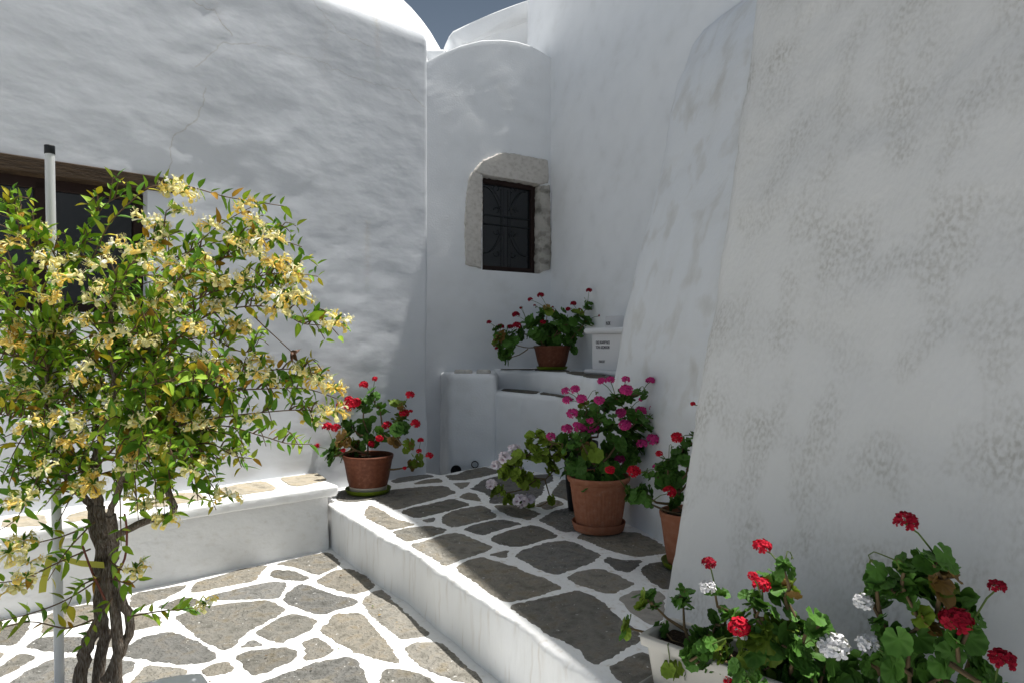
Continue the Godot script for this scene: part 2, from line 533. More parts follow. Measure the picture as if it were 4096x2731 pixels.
# ---------- camera, sky, sun ----------
func light_and_lens() -> void:
	var cam := Camera3D.new()
	cam.name = "camera"
	cam.fov = 53.13
	cam.near = .05
	cam.far = 600
	cam.position = Vector3(0, 1.55, 0)
	add_child(cam)
	cam.current = true
	var sky_m := ProceduralSkyMaterial.new()
	sky_m.sky_top_color = lin(.055, .080, .120)
	sky_m.sky_horizon_color = lin(.50, .60, .72)
	sky_m.sky_curve = .155
	sky_m.ground_bottom_color = lin(.16, .15, .14)
	sky_m.ground_horizon_color = lin(.30, .30, .30)
	sky_m.sun_angle_max = 48.0  # wide glow round the sun, out of view, brightens the shaded terrace
	sky_m.sun_curve = .62
	var env := Environment.new()
	env.background_mode = Environment.BG_SKY
	env.sky = Sky.new()
	env.sky.sky_material = sky_m
	env.ambient_light_source = Environment.AMBIENT_SOURCE_SKY
	env.tonemap_mode = Environment.TONE_MAPPER_LINEAR
	env.tonemap_exposure = 1.3
	env.sdfgi_enabled = true
	env.ssao_enabled = true
	env.ssil_enabled = true
	var we := WorldEnvironment.new()
	we.name = "world"
	we.environment = env
	add_child(we)
	var sun := DirectionalLight3D.new()
	sun.name = "sun"
	sun.light_energy = 1.6
	sun.light_color = Color(1.0, .988, .965)
	sun.light_angular_distance = .6
	sun.shadow_enabled = true
	var c := cos(deg_to_rad(73.1))
	var towards := Vector3(.84 * c, sin(deg_to_rad(73.1)), -.543 * c)
	sun.basis = Basis.looking_at(-towards, Vector3(0, 0, -1))
	add_child(sun)

# ---------- leaves and flowers ----------
var HL := []
var GL := []
var HEAD := {}
var HCLUST := []

func honey_leaf(k: int) -> MB:
	var b := MB.new()
	var w: float = [.40, .46, .34, .42][k]
	var fold: float = [.10, .05, .16, .2][k]
	var bend: float = [.10, .22, .05, -.08][k]
	var ys := [0.0, .18, .42, .70, 1.0]
	var ws := [.04, .82, 1.0, .66, 0.0]
	var mid := []; var l := []; var r := []
	for i in 5:
		var y: float = ys[i]
		var z := -bend * y * y
		mid.append(b.vtx(Vector3(0, y, z), Color(1.12, 1.1, 1.0)))
		l.append(b.vtx(Vector3(-w * .5 * ws[i], y, z + fold * ws[i]), Color(.92, .95, .9)))
		r.append(b.vtx(Vector3(w * .5 * ws[i], y, z + fold * ws[i]), Color(.92, .95, .9)))
	for i in 4:
		b.quad(l[i], l[i + 1], mid[i + 1], mid[i])
		b.quad(mid[i], mid[i + 1], r[i + 1], r[i])
	return b

func geranium_leaf(k: int, lobes := 7.0, deep := .10) -> MB:
	var b := MB.new()
	rng.seed = 900 + k
	var N := 30
	var c := b.vtx(Vector3(0, -.15, 0), Color(1.05, 1.02, .9))
	var ph := rng.randf() * TAU
	var cup: float = [.18, .30, -.12, .05][k]
	var m := []; var o := []
	for i in N + 1:
		var a := lerpf(.16, TAU - .16, float(i) / N)
		var r := 1.0 - deep * absf(cos(a * lobes * .5)) + .035 * sin(i * 2.7)
		r *= 1.0 - .12 * exp(-pow(minf(a, TAU - a) * 2.0, 2.0))
		var d := Vector2(sin(a + PI), cos(a + PI))
		var ruf := .07 * sin(a * lobes + ph) + .04 * sin(a * 2.0 + ph)
		m.append(b.vtx(Vector3(d.x * .55 * r, d.y * .55 * r - .05, cup * .28 + ruf * .4), Color(.86, .84, .8)))
		o.append(b.vtx(Vector3(d.x * r, d.y * r, cup + ruf), Color(1.06, 1.05, 1.0)))
	for i in N:
		b.tri(c, m[i], m[i + 1])
		b.quad(m[i], o[i], o[i + 1], m[i + 1])
	return b

func petal(b: MB, at: Vector3, dir: Vector3, nrm: Vector3, l: float, w: float, c0: Color, c1: Color) -> void:
	var s := aim(dir, nrm)
	var q := [Vector3(0, 0, 0), Vector3(-.36 * w, l * .55, .10 * l), Vector3(-.28 * w, l * .92, .02 * l), Vector3(.28 * w, l * .92, -.02 * l), Vector3(.36 * w, l * .55, .10 * l), Vector3(0, l, .05 * l)]
	var ids := []
	for i in 6:
		ids.append(b.vtx(at + s * q[i], c0 if i == 0 else c1))
	b.tri(ids[0], ids[1], ids[4]); b.tri(ids[1], ids[2], ids[4]); b.tri(ids[2], ids[3], ids[4]); b.tri(ids[2], ids[5], ids[3])

func flower_head(k: int, kind: String) -> ArrayMesh:
	rng.seed = 300 + k * 17 + kind.length()
	var b := MB.new(); var g := MB.new()
	var few := kind == "pelargonium"
	var n := 6 if few else 17 + k * 2
	for i in n:
		var y := 1.0 - (i + .5) / n * (1.0 if few else 1.25)
		var a := i * 2.39996 + rng.randf() * .5
		var d := Vector3(cos(a) * sqrt(maxf(0, 1 - y * y)), y, sin(a) * sqrt(maxf(0, 1 - y * y))).normalized()
		d = (d + rv() * .12).normalized()
		var at := d * (.42 if few else .58) * rng.randf_range(.85, 1.1)
		tube(g, PackedVector3Array([Vector3(0, -.35, 0), at * .55, at]), .03, .025, 3, 0, false)
		var t := d.cross(Vector3(.2, .9, .4)).normalized()
		for p in 5:
			var pa := TAU * p / 5.0 + rng.randf() * .3
			var pd := (t * cos(pa) + d.cross(t) * sin(pa))
			var out := (pd + d * rng.randf_range(.25, .6)).normalized()
			var L := rng.randf_range(.62, .78) if few else rng.randf_range(.36, .48)
			var sh := rng.randf_range(.78, 1.12)
			var c0 := Color(sh * .7, sh * .7, sh * .7); var c1 := Color(sh, sh, sh)
			if few and p < 2: c0 = Color(.25, .02, .10)
			petal(b, at, out, d, L, L * (1.1 if few else .95), c0, c1)
	for i in 5:
		var a := TAU * i / 5.0
		petal(g, Vector3(0, -.3, 0), Vector3(cos(a), .7, sin(a)), Vector3.DOWN, .3, .22, Color.WHITE, Color.WHITE)
	var m := b.mesh(true)
	g.into(m)
	return m

func honey_cluster(k: int) -> ArrayMesh:
	rng.seed = 700 + k
	var b := MB.new()
	var n := 13 + k * 2
	for i in n:
		var a := i * 2.39996 + rng.randf()
		var y := rng.randf_range(-.35, .9)
		var d := Vector3(cos(a), y, sin(a)).normalized()
		var age := rng.randf()
		var col := Color(.88, .88, .80)
		if age > [.5, .8, .6, .25][k]: col = Color(.86, .70, .22).lerp(Color(.84, .56, .09), rng.randf())
		elif age > [.15, .25, .2, .05][k]: col = Color(.87, .80, .40)
		var L := rng.randf_range(.5, .75)
		var droop := Vector3(0, -.12, 0)
		var at := d * L + droop
		tube(b, PackedVector3Array([d * .08, d * L * .55 + droop * .2, at]), .03, .07, 4, 0, false)
		for q in range(b.P.size() - 12, b.P.size()): b.C[q] = col
		if rng.randf() < .2: continue
		var t := d.cross(Vector3(.3, 1, .2)).normalized()
		var up := d.cross(t).normalized()
		# the broad upper lip curls back, the narrow lower lip curls down
		for lip in 2:
			var sgn := 1.0 if lip == 0 else -1.0
			var w := .27 if lip == 0 else .085
			var prev := []
			for s in 5:
				var u := s / 4.0
				var ang := u * 2.3
				var p := at + d * sin(ang) * .22 + up * sgn * (1.0 - cos(ang)) * .19
				var ww := w * (.45 + .75 * sin(minf(1.0, u * 1.1) * PI * .8))
				var now := [b.vtx(p - t * ww * .5, col), b.vtx(p + t * ww * .5, col)]
				if prev.size(): b.quad(prev[0], now[0], now[1], prev[1])
				prev = now
		for s in 4:
			var f := (d + rv() * .35).normalized()
			var sp := at + f * .42 + Vector3(0, .05, 0)
			var k0 := b.P.size()
			tube(b, PackedVector3Array([at, at + f * .22, sp]), .009, .006, 3, 0, false)
			tube(b, PackedVector3Array([sp - t * .03, sp + t * .03]), .016, .016, 3)
			for q in range(k0, b.P.size()): b.C[q] = Color(.8, .76, .5)
	for i in 5:
		var lf := honey_leaf(i % 4)
		var d := (rv() + Vector3(0, .2, 0)).normalized()
		b.add(lf, Transform3D(aim(d, Vector3.UP + rv() * .4).scaled(Vector3.ONE * .55), Vector3.ZERO), Color(.10, .2, .03))
	return b.mesh(true)

func prototypes() -> void:
	for k in 4:
		HL.append(honey_leaf(k).mesh())
		GL.append(geranium_leaf(k).mesh())
		HCLUST.append(honey_cluster(k))
	for kind in ["zonal", "pelargonium"]:
		HEAD[kind] = [flower_head(0, kind), flower_head(1, kind), flower_head(2, kind)]

func geranium(parent: Node3D, root: Vector3, leaves: Array, flowers: Array, style: String, colors: Array, sd: int, per := 5, fat := .011) -> void:
	# stems grow from the root to every tuft of leaves; flower heads stand on stalks off the nearest tuft
	rng.seed = sd
	var off := parent.position
	var tufts := []
	var mid := Vector3.ZERO
	for i in range(0, leaves.size(), 5):
		var p := V(leaves[i] * .01, leaves[i + 1] * .01, leaves[i + 2] * .01)
		tufts.append([p, leaves[i + 3] * .001, leaves[i + 4]])
		mid += p
	mid /= tufts.size()
	tufts.sort_custom(func(a, b): return a[0].distance_to(root) < b[0].distance_to(root))
	var nodes := [root]
	var stem := MB.new()
	for t in tufts:
		var best: Vector3 = root
		var cost := 1e9
		for q in nodes:
			var d: float = q.distance_to(t[0]) + .55 * q.distance_to(root) + (0.3 if q.y > t[0].y + .08 else 0.0)
			if d < cost:
				cost = d
				best = q
		var sag := Vector3(0, -.04, 0) * best.distance_to(t[0]) / .3
		var way := curve(PackedVector3Array([best - off, best.lerp(t[0], .5) - off + sag + rv() * .02, t[0] - off]), .04)
		var far := clampf(best.distance_to(root) / .5, 0, 1)
		tube(stem, way, lerpf(fat, fat * .45, far), fat * .38, 6)
		nodes.append(best.lerp(t[0], .5) + sag)
		nodes.append(t[0])
	obj("stem", stem.mesh(), M.geranium_stem, parent)
	for t in tufts:
		var r: float = t[1]
		for k in per:
			var o := rv()
			var p: Vector3 = t[0] + o * r * .75
			var outw := (p - mid).normalized()
			var nrm := (outw * .75 + Vector3(0, .65, .15) + rv() * .5).normalized()
			var dir := (Vector3(0, -.6, 0) + outw * .5 + rv() * .6).normalized()
			var s := r * rng.randf_range(.70, 1.08) * (1.16 if style == "lime" else 1.0)
			var fam: String = "zonal_%d" % t[2]
			if style == "lime": fam = "lime_0"
			elif t[2] == 2 and rng.randf() < .45: fam = "zonal_1"
			elif t[2] == 1 and rng.randf() < .3: fam = "zonal_0"
			var l := obj("leaf", GL[rng.randi() % 4], M[fam + str(rng.randi() % 3)], parent)
			l.transform = Transform3D(aim(dir, nrm).scaled(Vector3.ONE * s), p - off)
	for i in range(0, flowers.size(), 5):
		var p := V(flowers[i] * .01, flowers[i + 1] * .01, flowers[i + 2] * .01)
		var r: float = flowers[i + 3] * .001
		var best := Vector3.ZERO
		var cost := 1e9
		for t in tufts:
			var d: float = t[0].distance_to(p) + (.12 if t[0].y > p.y else 0.0)
			if d < cost:
				cost = d
				best = t[0]
		var up := (p - best).normalized() * .5 + Vector3(0, .8, 0) + rv() * .25 + Vector3(0, 0, .25)
		if flowers[i + 4] == 9:
			var bm := MB.new()
			var bt := p - off
			tube(bm, curve(PackedVector3Array([best - off, (best - off).lerp(bt, .8) + Vector3(0, .02, 0), bt + Vector3(.006, .008, 0), bt + Vector3(.012, -.006, 0)]), .015), .002, .0016, 5)
			for q in 7:
				var bd := (rv() + Vector3(.2, -.7, .2)).normalized() * r
				tube(bm, PackedVector3Array([bt + Vector3(.012, -.006, 0), bt + Vector3(.012, -.006, 0) + bd * .5, bt + Vector3(.012, -.006, 0) + bd]), r * .26, r * .12, 6)
			obj("bud", bm.mesh(), M.calyx, parent)
			continue
		var kind := "pelargonium" if style == "lime" else "zonal"
		var hd: ArrayMesh = HEAD[kind][rng.randi() % 3]
		var f := MeshInstance3D.new()
		f.mesh = hd
		f.set_surface_override_material(0, M["petal_" + colors[flowers[i + 4]]])
		f.set_surface_override_material(1, M.calyx)
		named(f, "flower_head", parent)
		var bs := aim(up, Vector3(rng.randf() - .5, .1, rng.randf() - .5))
		f.transform = Transform3D(bs.scaled(Vector3(1, .85, 1) * r * (1.62 if style == "lime" else 1.36)), p - off)
		var sk := MB.new()
		var foot := f.transform * Vector3(0, -.3, 0)
		tube(sk, curve(PackedVector3Array([best - off, (best - off).lerp(foot, .6) + Vector3(0, .012, 0), foot]), .03), .0028, .0022, 5)
		var s := MeshInstance3D.new()
		s.mesh = moved(sk, f.transform.affine_inverse()).mesh()
		s.material_override = M.stalk
		named(s, "stalk", f)

func pot(parent: Node3D, r: float, h: float, mt: Material, flute := 0.0) -> void:
	var rb := r * .70
	var p := MB.new()
	var lip := h * .12
	if flute > 0:
		lathe(p, [[0.0, .005], [rb * .97, .005], [rb, .02], [lerpf(rb, r, .2), h * .25], [lerpf(rb, r, .4), h * .5], [lerpf(rb, r, .62), h - lip * 1.3], [lerpf(rb, r, .7), h - lip, 1]], 144, flute, .015, h - lip * 1.1, 44)
		lathe(p, [[lerpf(rb, r, .7), h - lip], [r * .965, h - lip * .85], [r, h - lip * .45], [r, h - .008], [r * .985, h], [r * .93, h], [r * .915, h - .012], [r * .90, h - .07]], 64)
	else:
		lathe(p, [[0.0, .005], [rb * .97, .005], [rb, .015], [lerpf(rb, r, .35), h * .33], [lerpf(rb, r, .37), h * .34], [lerpf(rb, r, .58), h * .60], [lerpf(rb, r, .60), h * .615], [lerpf(rb, r, .80), h - lip * 1.35], [lerpf(rb, r, .90), h - lip], [r * .99, h - lip * .6], [r, h - lip * .3], [r * .985, h - .003], [r * .95, h], [r * .92, h - .006], [r * .90, h - .05]], 56)
	obj("pot", p.mesh(), mt, parent)
	var s := MB.new()
	rng.seed = int(r * 1000)
	var rows := [[r * .905, h - .045], [r * .8, h - .04], [r * .55, h - .03], [r * .25, h - .028], [0.001, h - .026]]
	lathe(s, rows, 28)
	for i in s.P.size(): s.P[i].y += rng.randf_range(-.006, .008)
	obj("soil", s.mesh(), M.soil, parent)

func saucer(label: String, at: Vector3, r: float, h: float, m: Material) -> void:
	var b := MB.new()
	lathe(b, [[0.0, .001], [r * .86, .001], [r * .92, .004], [r, h], [r * .985, h + .003], [r * .96, h], [r * .89, .008], [0.0, .007]], 48)
	var o := obj("plant_saucer", b.mesh(), m)
	o.position = at
	tag(o, label, "saucer", "saucers under the plant pots")

# ---------- the place ----------
var court_node: Node3D
var terrace_node: Node3D
var bench_node: Node3D
var stone_count := 0

func court(a: Array) -> void:
	stone_count += 1
	var m := plate(flat2(a), -.004, .0035, .004, .013, .014, .004, .13, .006)
	obj("stone", moved(m, floor_frame(0)).mesh(), M["schist_%d" % (stone_count * 5 % 8)], court_node)

func terrace_stone(a: Array) -> void:
	stone_count += 1
	var m := plate(flat2(a), -.004, .0035, .004, .013, .014, .004, .13, .006)
	obj("stone", moved(m, floor_frame(.32)).mesh(), M["schist_%d" % (stone_count * 3 % 8)], terrace_node)

func bench_stone(a: Array) -> void:
	var m := plate(flat2(a), -.003, .005, .005, .008, .025)
	obj("stone", moved(m, floor_frame(.48)).mesh(), M.bench_schist, bench_node)

func ground() -> void:
	var g := MB.new()
	g.quad(g.vtx(Vector3(-250, -.03, 250)), g.vtx(Vector3(-250, -.03, -250)), g.vtx(Vector3(250, -.03, -250)), g.vtx(Vector3(250, -.03, 250)))
	structure(obj("ground", g.mesh(), M.cement), "pale dry ground beyond the courtyard")
	court_node = Node3D.new()
	named(court_node, "courtyard_floor", self)
	structure(court_node, "grey schist slabs with broad whitewashed joints in the sunlit court")
	var w := MB.new()
	var N := 60
	for j in N + 1:
		for i in N + 1:
			var p := Vector3(-7.0 + 12.0 * i / N, 0, 4.0 - 11.5 * j / N)
			w.vtx(p)
	for j in N:
		for i in N:
			var a := j * (N + 1) + i
			w.quad(a, a + N + 1, a + N + 2, a + 1)
	obj("whitewashed_joints", w.mesh(), M.limewash, court_node)
	court([-280, 369, -268, 379, -259, 363, -255, 349, -265, 349])
	court([-251, 364, -263, 384, -261, 395, -249, 403, -241, 395, -232, 379, -240, 367])
	court([-248, 347, -248, 357, -240, 358, -225, 357, -214, 348, -217, 341, -229, 341])
	court([-229, 364, -225, 370, -212, 367, -206, 361, -202, 347, -212, 348])
	court([-244, 321, -245, 339, -234, 335, -235, 321, -238, 314])
	court([-259, 340, -253, 340, -251, 334, -252, 331])
	court([-222, 299, -228, 311, -228, 321, -225, 332, -215, 335, -194, 332, -182, 330, -180, 322, -182, 313, -177, 299])
	court([-233, 419, -208, 435, -206, 425, -209, 416, -216, 399, -223, 398])
	court([-207, 399, -201, 410, -195, 414, -186, 407, -188, 396, -196, 393])
	court([-218, 388, -210, 389, -198, 384, -193, 374, -203, 366, -209, 374])
	court([-196, 348, -192, 358, -185, 364, -176, 361, -160, 350, -144, 335, -147, 330, -159, 328, -175, 332, -192, 337, -195, 343])
	court([-173, 310, -174, 326, -166, 325, -155, 323, -150, 311, -159, 303, -171, 303])
	court([-190, 384, -184, 395, -174, 401, -162, 405, -148, 408, -140, 404, -132, 396, -132, 388, -139, 372, -142, 361, -142, 346, -145, 343, -159, 353, -173, 367, -183, 377])
	court([-202, 442, -193, 450, -185, 464, -170, 473, -169, 459, -167, 442, -180, 434, -193, 423, -198, 422, -203, 435])
	court([-185, 416, -178, 422, -167, 432, -155, 440, -146, 439, -143, 432, -142, 417, -142, 413, -159, 411, -177, 409, -183, 408])
	court([-164, 475, -159, 482, -149, 493, -136, 502, -128, 491, -120, 476, -125, 461, -129, 453, -141, 463, -152, 471])
	court([-160, 451, -162, 463, -149, 461, -133, 449, -136, 442, -149, 445])
	court([-127, 441, -122, 459, -113, 467, -97, 451, -87, 433, -90, 425, -97, 419, -108, 425, -120, 434])
	court([-136, 408, -139, 419, -135, 437, -124, 429, -109, 417, -93, 410, -93, 402, -101, 395, -108, 387, -121, 395, -132, 404])
	court([-87, 401, -89, 413, -85, 424, -81, 425, -66, 398, -54, 379, -44, 361, -52, 357, -58, 356, -67, 369, -77, 383])
	court([-136, 363, -132, 379, -124, 389, -117, 385, -108, 379, -109, 367, -114, 359, -119, 351, -128, 356])
	court([-103, 367, -100, 388, -86, 389, -81, 381, -73, 366, -64, 349, -54, 329, -63, 332, -77, 340, -89, 351, -101, 364])
	court([-138, 346, -135, 354, -128, 349, -131, 347])
	court([-108, 352, -102, 357, -95, 350, -90, 342, -93, 335, -101, 332, -103, 342])
	court([-136, 336, -133, 341, -115, 346, -109, 342, -106, 337, -108, 330, -115, 321, -120, 317, -124, 320, -131, 330])
	court([-145, 321, -144, 327, -138, 330, -131, 321, -135, 319, -141, 316])
	court([-115, 310, -105, 318, -96, 328, -83, 335, -76, 332, -71, 323, -66, 311, -65, 299, -111, 299])
	court([-54, 345, -50, 351, -40, 352, -33, 346, -25, 330, -14, 314, -15, 306, -21, 310, -37, 319, -47, 331])
	court([-59, 308, -61, 322, -51, 322, -41, 317, -34, 308, -34, 298, -56, 298])
	court([-94, 300, -93, 311, -85, 313, -78, 306, -76, 295, -92, 295])
	# the same paving goes on outside the picture
	rng.seed = 61
	var rest := MB.new()
	for j in 26:
		for i in 26:
			var c := Vector2(-6.6 + i * .43 + (j % 2) * .2, -3.6 + j * .40)
			var py := 1.55 / maxf(c.y, .01) * 1568.0
			var px := c.x / maxf(c.y, .01) * 1568.0
			if c.y > .4 and py < 930 and absf(px) < 1300: continue
			if c.y > 4.2 + (c.x + 2.4) * .7 or c.x > 1.6 - (c.y) * .62 - .35: continue
			var q := PackedVector2Array()
			for k in 6:
				q.append(c + Vector2(cos(k * TAU / 6 + .3), sin(k * TAU / 6 + .3)) * rng.randf_range(.15, .22))
			rest.add(plate(q, -.003, .006, .006, .01, .06), floor_frame(0))
	var ro := obj("stones_beyond_view", rest.mesh(), M.schist_1, court_node)
	ro.set_meta("kind", "stuff")

func terrace() -> void:
	terrace_node = Node3D.new()
	named(terrace_node, "terrace", self)
	structure(terrace_node, "raised terrace of grey slabs with a whitewashed step along its edge")
	var plan := flat2([-129, 500, -119, 486, -83, 432, -60, 402, -36, 361, -10, 319, 2, 299, 21, 263, 32, 246, 90, 150, 150, 50, 220, -65, 330, -10, 150, 420, 110, 690, 40, 700, -19, 688, -34, 670, -50, 650, -65, 633, -79, 644, -110, 660, -175, 580])
	mass("step", terrace_node, plan, .05, [[0, -.02], [.0, .29], [.004, .308], [.014, .318], [.035, .32]], .04, .008, 1.3, M.step_face, {"wave": .010, "rag": .28, "seen": Vector2(-2, 2)})
	terrace_stone([-135, 528, -142, 554, -137, 569, -120, 558, -100, 544, -110, 531, -122, 524])
	terrace_stone([-109, 536, -104, 563, -77, 578, -57, 582, -46, 556, -54, 541, -70, 521, -85, 499, -98, 518])
	terrace_stone([-107, 604, -100, 619, -79, 632, -71, 623, -85, 608, -101, 594])
	terrace_stone([-85, 590, -79, 606, -66, 614, -61, 600, -73, 594])
	terrace_stone([-61, 627, -50, 632, -44, 650, -27, 670, -13, 650, -14, 638, -28, 620, -42, 607, -54, 607])
	terrace_stone([-51, 592, -37, 597, -38, 584, -42, 570, -46, 581])
	terrace_stone([-35, 570, -31, 581, -26, 605, -17, 620, 3, 632, 18, 626, 37, 635, 36, 603, 28, 587, 24, 552, 17, 532, 3, 520, -17, 518, -17, 539, -23, 557])
	terrace_stone([-42, 543, -36, 556, -29, 551, -24, 526, -31, 530, -38, 534])
	terrace_stone([-80, 492, -76, 503, -63, 515, -47, 534, -31, 515, -41, 503, -55, 487, -67, 476])
	terrace_stone([-48, 473, -48, 484, -40, 499, -24, 511, -19, 506, -10, 479, -21, 468, -39, 452, -46, 461])
	terrace_stone([-62, 470, -58, 473, -54, 476, -53, 467, -58, 465])
	terrace_stone([-106, 489, -107, 515, -94, 495, -81, 473, -66, 459, -70, 454, -80, 446, -90, 461, -99, 473])
	terrace_stone([-77, 442, -69, 450, -57, 456, -42, 447, -46, 438, -56, 427, -64, 420, -70, 427])
	terrace_stone([-61, 414, -52, 422, -43, 436, -34, 438, -24, 425, -11, 407, -20, 395, -31, 383, -37, 375, -45, 388, -57, 406])
	terrace_stone([-32, 447, -23, 461, -8, 472, 7, 461, 0, 454, -10, 445, -18, 434, -24, 438])
	terrace_stone([-14, 512, 3, 514, 20, 489, 16, 479, 12, 470, 0, 479, -7, 492])
	terrace_stone([-14, 427, -7, 437, 2, 448, 14, 457, 22, 448, 29, 430, 19, 422, 5, 409, -2, 410, -11, 419])
	terrace_stone([-13, 394, -9, 398, -3, 401, -3, 394, -4, 388])
	terrace_stone([2, 392, 8, 404, 21, 416, 32, 422, 39, 416, 45, 403, 51, 394, 46, 382, 32, 367, 23, 360, 17, 366, 9, 378])
	terrace_stone([-30, 373, -26, 382, -17, 389, -10, 382, 1, 373, 9, 361, 17, 354, 25, 339, 18, 335, 8, 327, -3, 322, -9, 332, -19, 350, -26, 361])
	terrace_stone([-2, 317, 10, 323, 24, 332, 32, 336, 38, 331, 43, 321, 46, 310, 50, 297, 54, 287, 52, 279, 45, 273, 37, 265, 32, 260, 29, 264, 27, 274, 15, 287, 7, 303])
	terrace_stone([28, 354, 35, 364, 47, 370, 56, 358, 62, 346, 56, 339, 47, 332, 37, 341])
	terrace_stone([52, 382, 55, 389, 63, 383, 73, 383, 69, 375, 62, 363, 56, 369])
	terrace_stone([41, 429, 47, 439, 63, 441, 81, 439, 89, 420, 92, 403, 90, 397, 74, 390, 65, 394, 57, 403, 48, 418])
	terrace_stone([69, 367, 75, 377, 83, 380, 89, 377, 80, 338, 75, 340, 71, 351])
	terrace_stone([37, 257, 43, 264, 51, 270, 55, 266, 57, 260, 52, 237, 44, 237, 37, 251])
	terrace_stone([19, 468, 23, 481, 33, 498, 43, 505, 51, 492, 46, 443, 33, 440, 26, 456])
	terrace_stone([18, 515, 26, 526, 35, 530, 40, 517, 32, 507, 25, 498])
	terrace_stone([32, 547, 35, 566, 45, 608, 51, 603, 59, 566, 52, 521, 45, 526, 38, 539])
	terrace_stone([-10, 680, -8, 691, 10, 700, 30, 691, 32, 670, 16, 660, 2, 670])
	var m := plate(flat2([50, 326, 61, 338, 75, 335, 68, 303, 61, 294, 54, 308, 52, 318]), -.003, .004, .006, .01)
	obj("cement_patch", moved(m, floor_frame(.32)).mesh(), M.cement, terrace_node)

func left_house() -> void:
	var t := thing("house", "white lumpy plastered house wall with a timber lintel window, behind the honeysuckle", "house", V(-.78, 0, 6.38))
	var hold := Node3D.new()
	var cr := Vector2(-.78, 6.38); var d := Vector2(.73, .683).normalized()
	var nn := Vector2(-d.y, d.x)
	var plan := PackedVector2Array([cr - d * 9.0, cr, cr + nn * 2.2, cr - d * 9.0 + nn * 2.2])
	var w := mass("wall", t, plan, .055, [[.0, -.05], [.0, 4.34], [.012, 4.395], [.05, 4.43], [.12, 4.445], [.3, 4.45]], .045, .013, .50, M.house_plaster, {"seen": Vector2(0, 2), "hole": {"at": cr, "dir": -d, "t0": 2.40, "t1": 3.60, "h0": 1.74, "h1": 2.62, "deep": .30}})
	w.position = -t.position
	var wf := wall_frame(cr.x, cr.y, d.x, d.y)
	wf.origin -= t.position
	# timber lintel: beam, with a soffit board behind it
	var b := MB.new()
	box(b, Vector3(-3.1, 2.652, -.147), Vector3(1.75, .100, .33), wf, .006)
	obj("lintel", b.mesh(), M.old_wood, t)
	var win := Node3D.new()
	named(win, "window", t)
	var f := MB.new()
	for e in [[-2.43, 2.15, .06, .86], [-3.00, 2.15, .07, .86], [-3.57, 2.15, .06, .86], [-3.0, 2.57, 1.16, .07], [-3.0, 1.77, 1.16, .06]]:
		box(f, Vector3(e[0], e[1], -.13), Vector3(e[2], e[3], .05 + .002 * absf(e[0] + 3.0)), wf, .004)
	obj("frame", f.mesh(), M.dark_frame, win)
	for x in [-2.71, -3.28]:
		var g := MB.new()
		box(g, Vector3(x, 2.17, -.14), Vector3(.49, .75, .006), wf)
		obj("pane", g.mesh(), M.glass, win)
	var shade_sheet := MB.new()  # black sheet standing in for the shade inside the room
	box(shade_sheet, Vector3(-3.0, 2.15, -.6), Vector3(1.8, 1.6, .02), wf)
	obj("room_shade_sheet", shade_sheet.mesh(), M.dark, win)
	hold.free()

func bench() -> void:
	bench_node = thing("masonry_bench", "whitewashed masonry bench capped with pale slabs along the house wall", "bench", V(-1.33, 0, 5.08))
	var d := Vector2(.76, .65).normalized()
	var nn := Vector2(-d.y, d.x)
	var c := Vector2(-1.36, 5.10)
	var b := mass("body", bench_node, PackedVector2Array([c - d * 5.0, c, c + nn * .75, c - d * 5.0 + nn * .75]), .03, [[0, -.02], [.012, .40], [.012, .415]], .06, .012, 1.5, M.limewash)
	b.position = -bench_node.position
	var c2 := Vector2(-1.28, 5.09)
	var cap := mass("cap", bench_node, PackedVector2Array([c2 - d * 5.1, c2, c2 + nn * .75, c2 - d * 5.1 + nn * .75]), .04, [[.03, .40], [.01, .405], [.0, .42], [.0, .462], [.005, .474], [.016, .48]], .04, .008, 1.8, M.limewash, {"wave": .012})
	cap.position = -bench_node.position
	var keep := bench_node
	var holder := Node3D.new()
	holder.name = "slabs"
	bench_stone([-183, 536, -175, 541, -159, 557, -142, 527, -158, 505, -167, 510])
	bench_stone([-214, 495, -206, 513, -190, 524, -169, 495, -191, 476, -204, 478])
	bench_stone([-245, 460, -248, 478, -224, 485, -207, 465, -224, 448, -227, 442, -237, 442])
	bench_stone([-308, 414, -290, 423, -275, 403, -272, 397, -294, 392])
	bench_stone([-274, 419, -269, 434, -255, 436, -248, 421, -262, 403])
	for ch in keep.get_children():
		if ch.name.begins_with("stone"): ch.position = -keep.position
	holder.free()

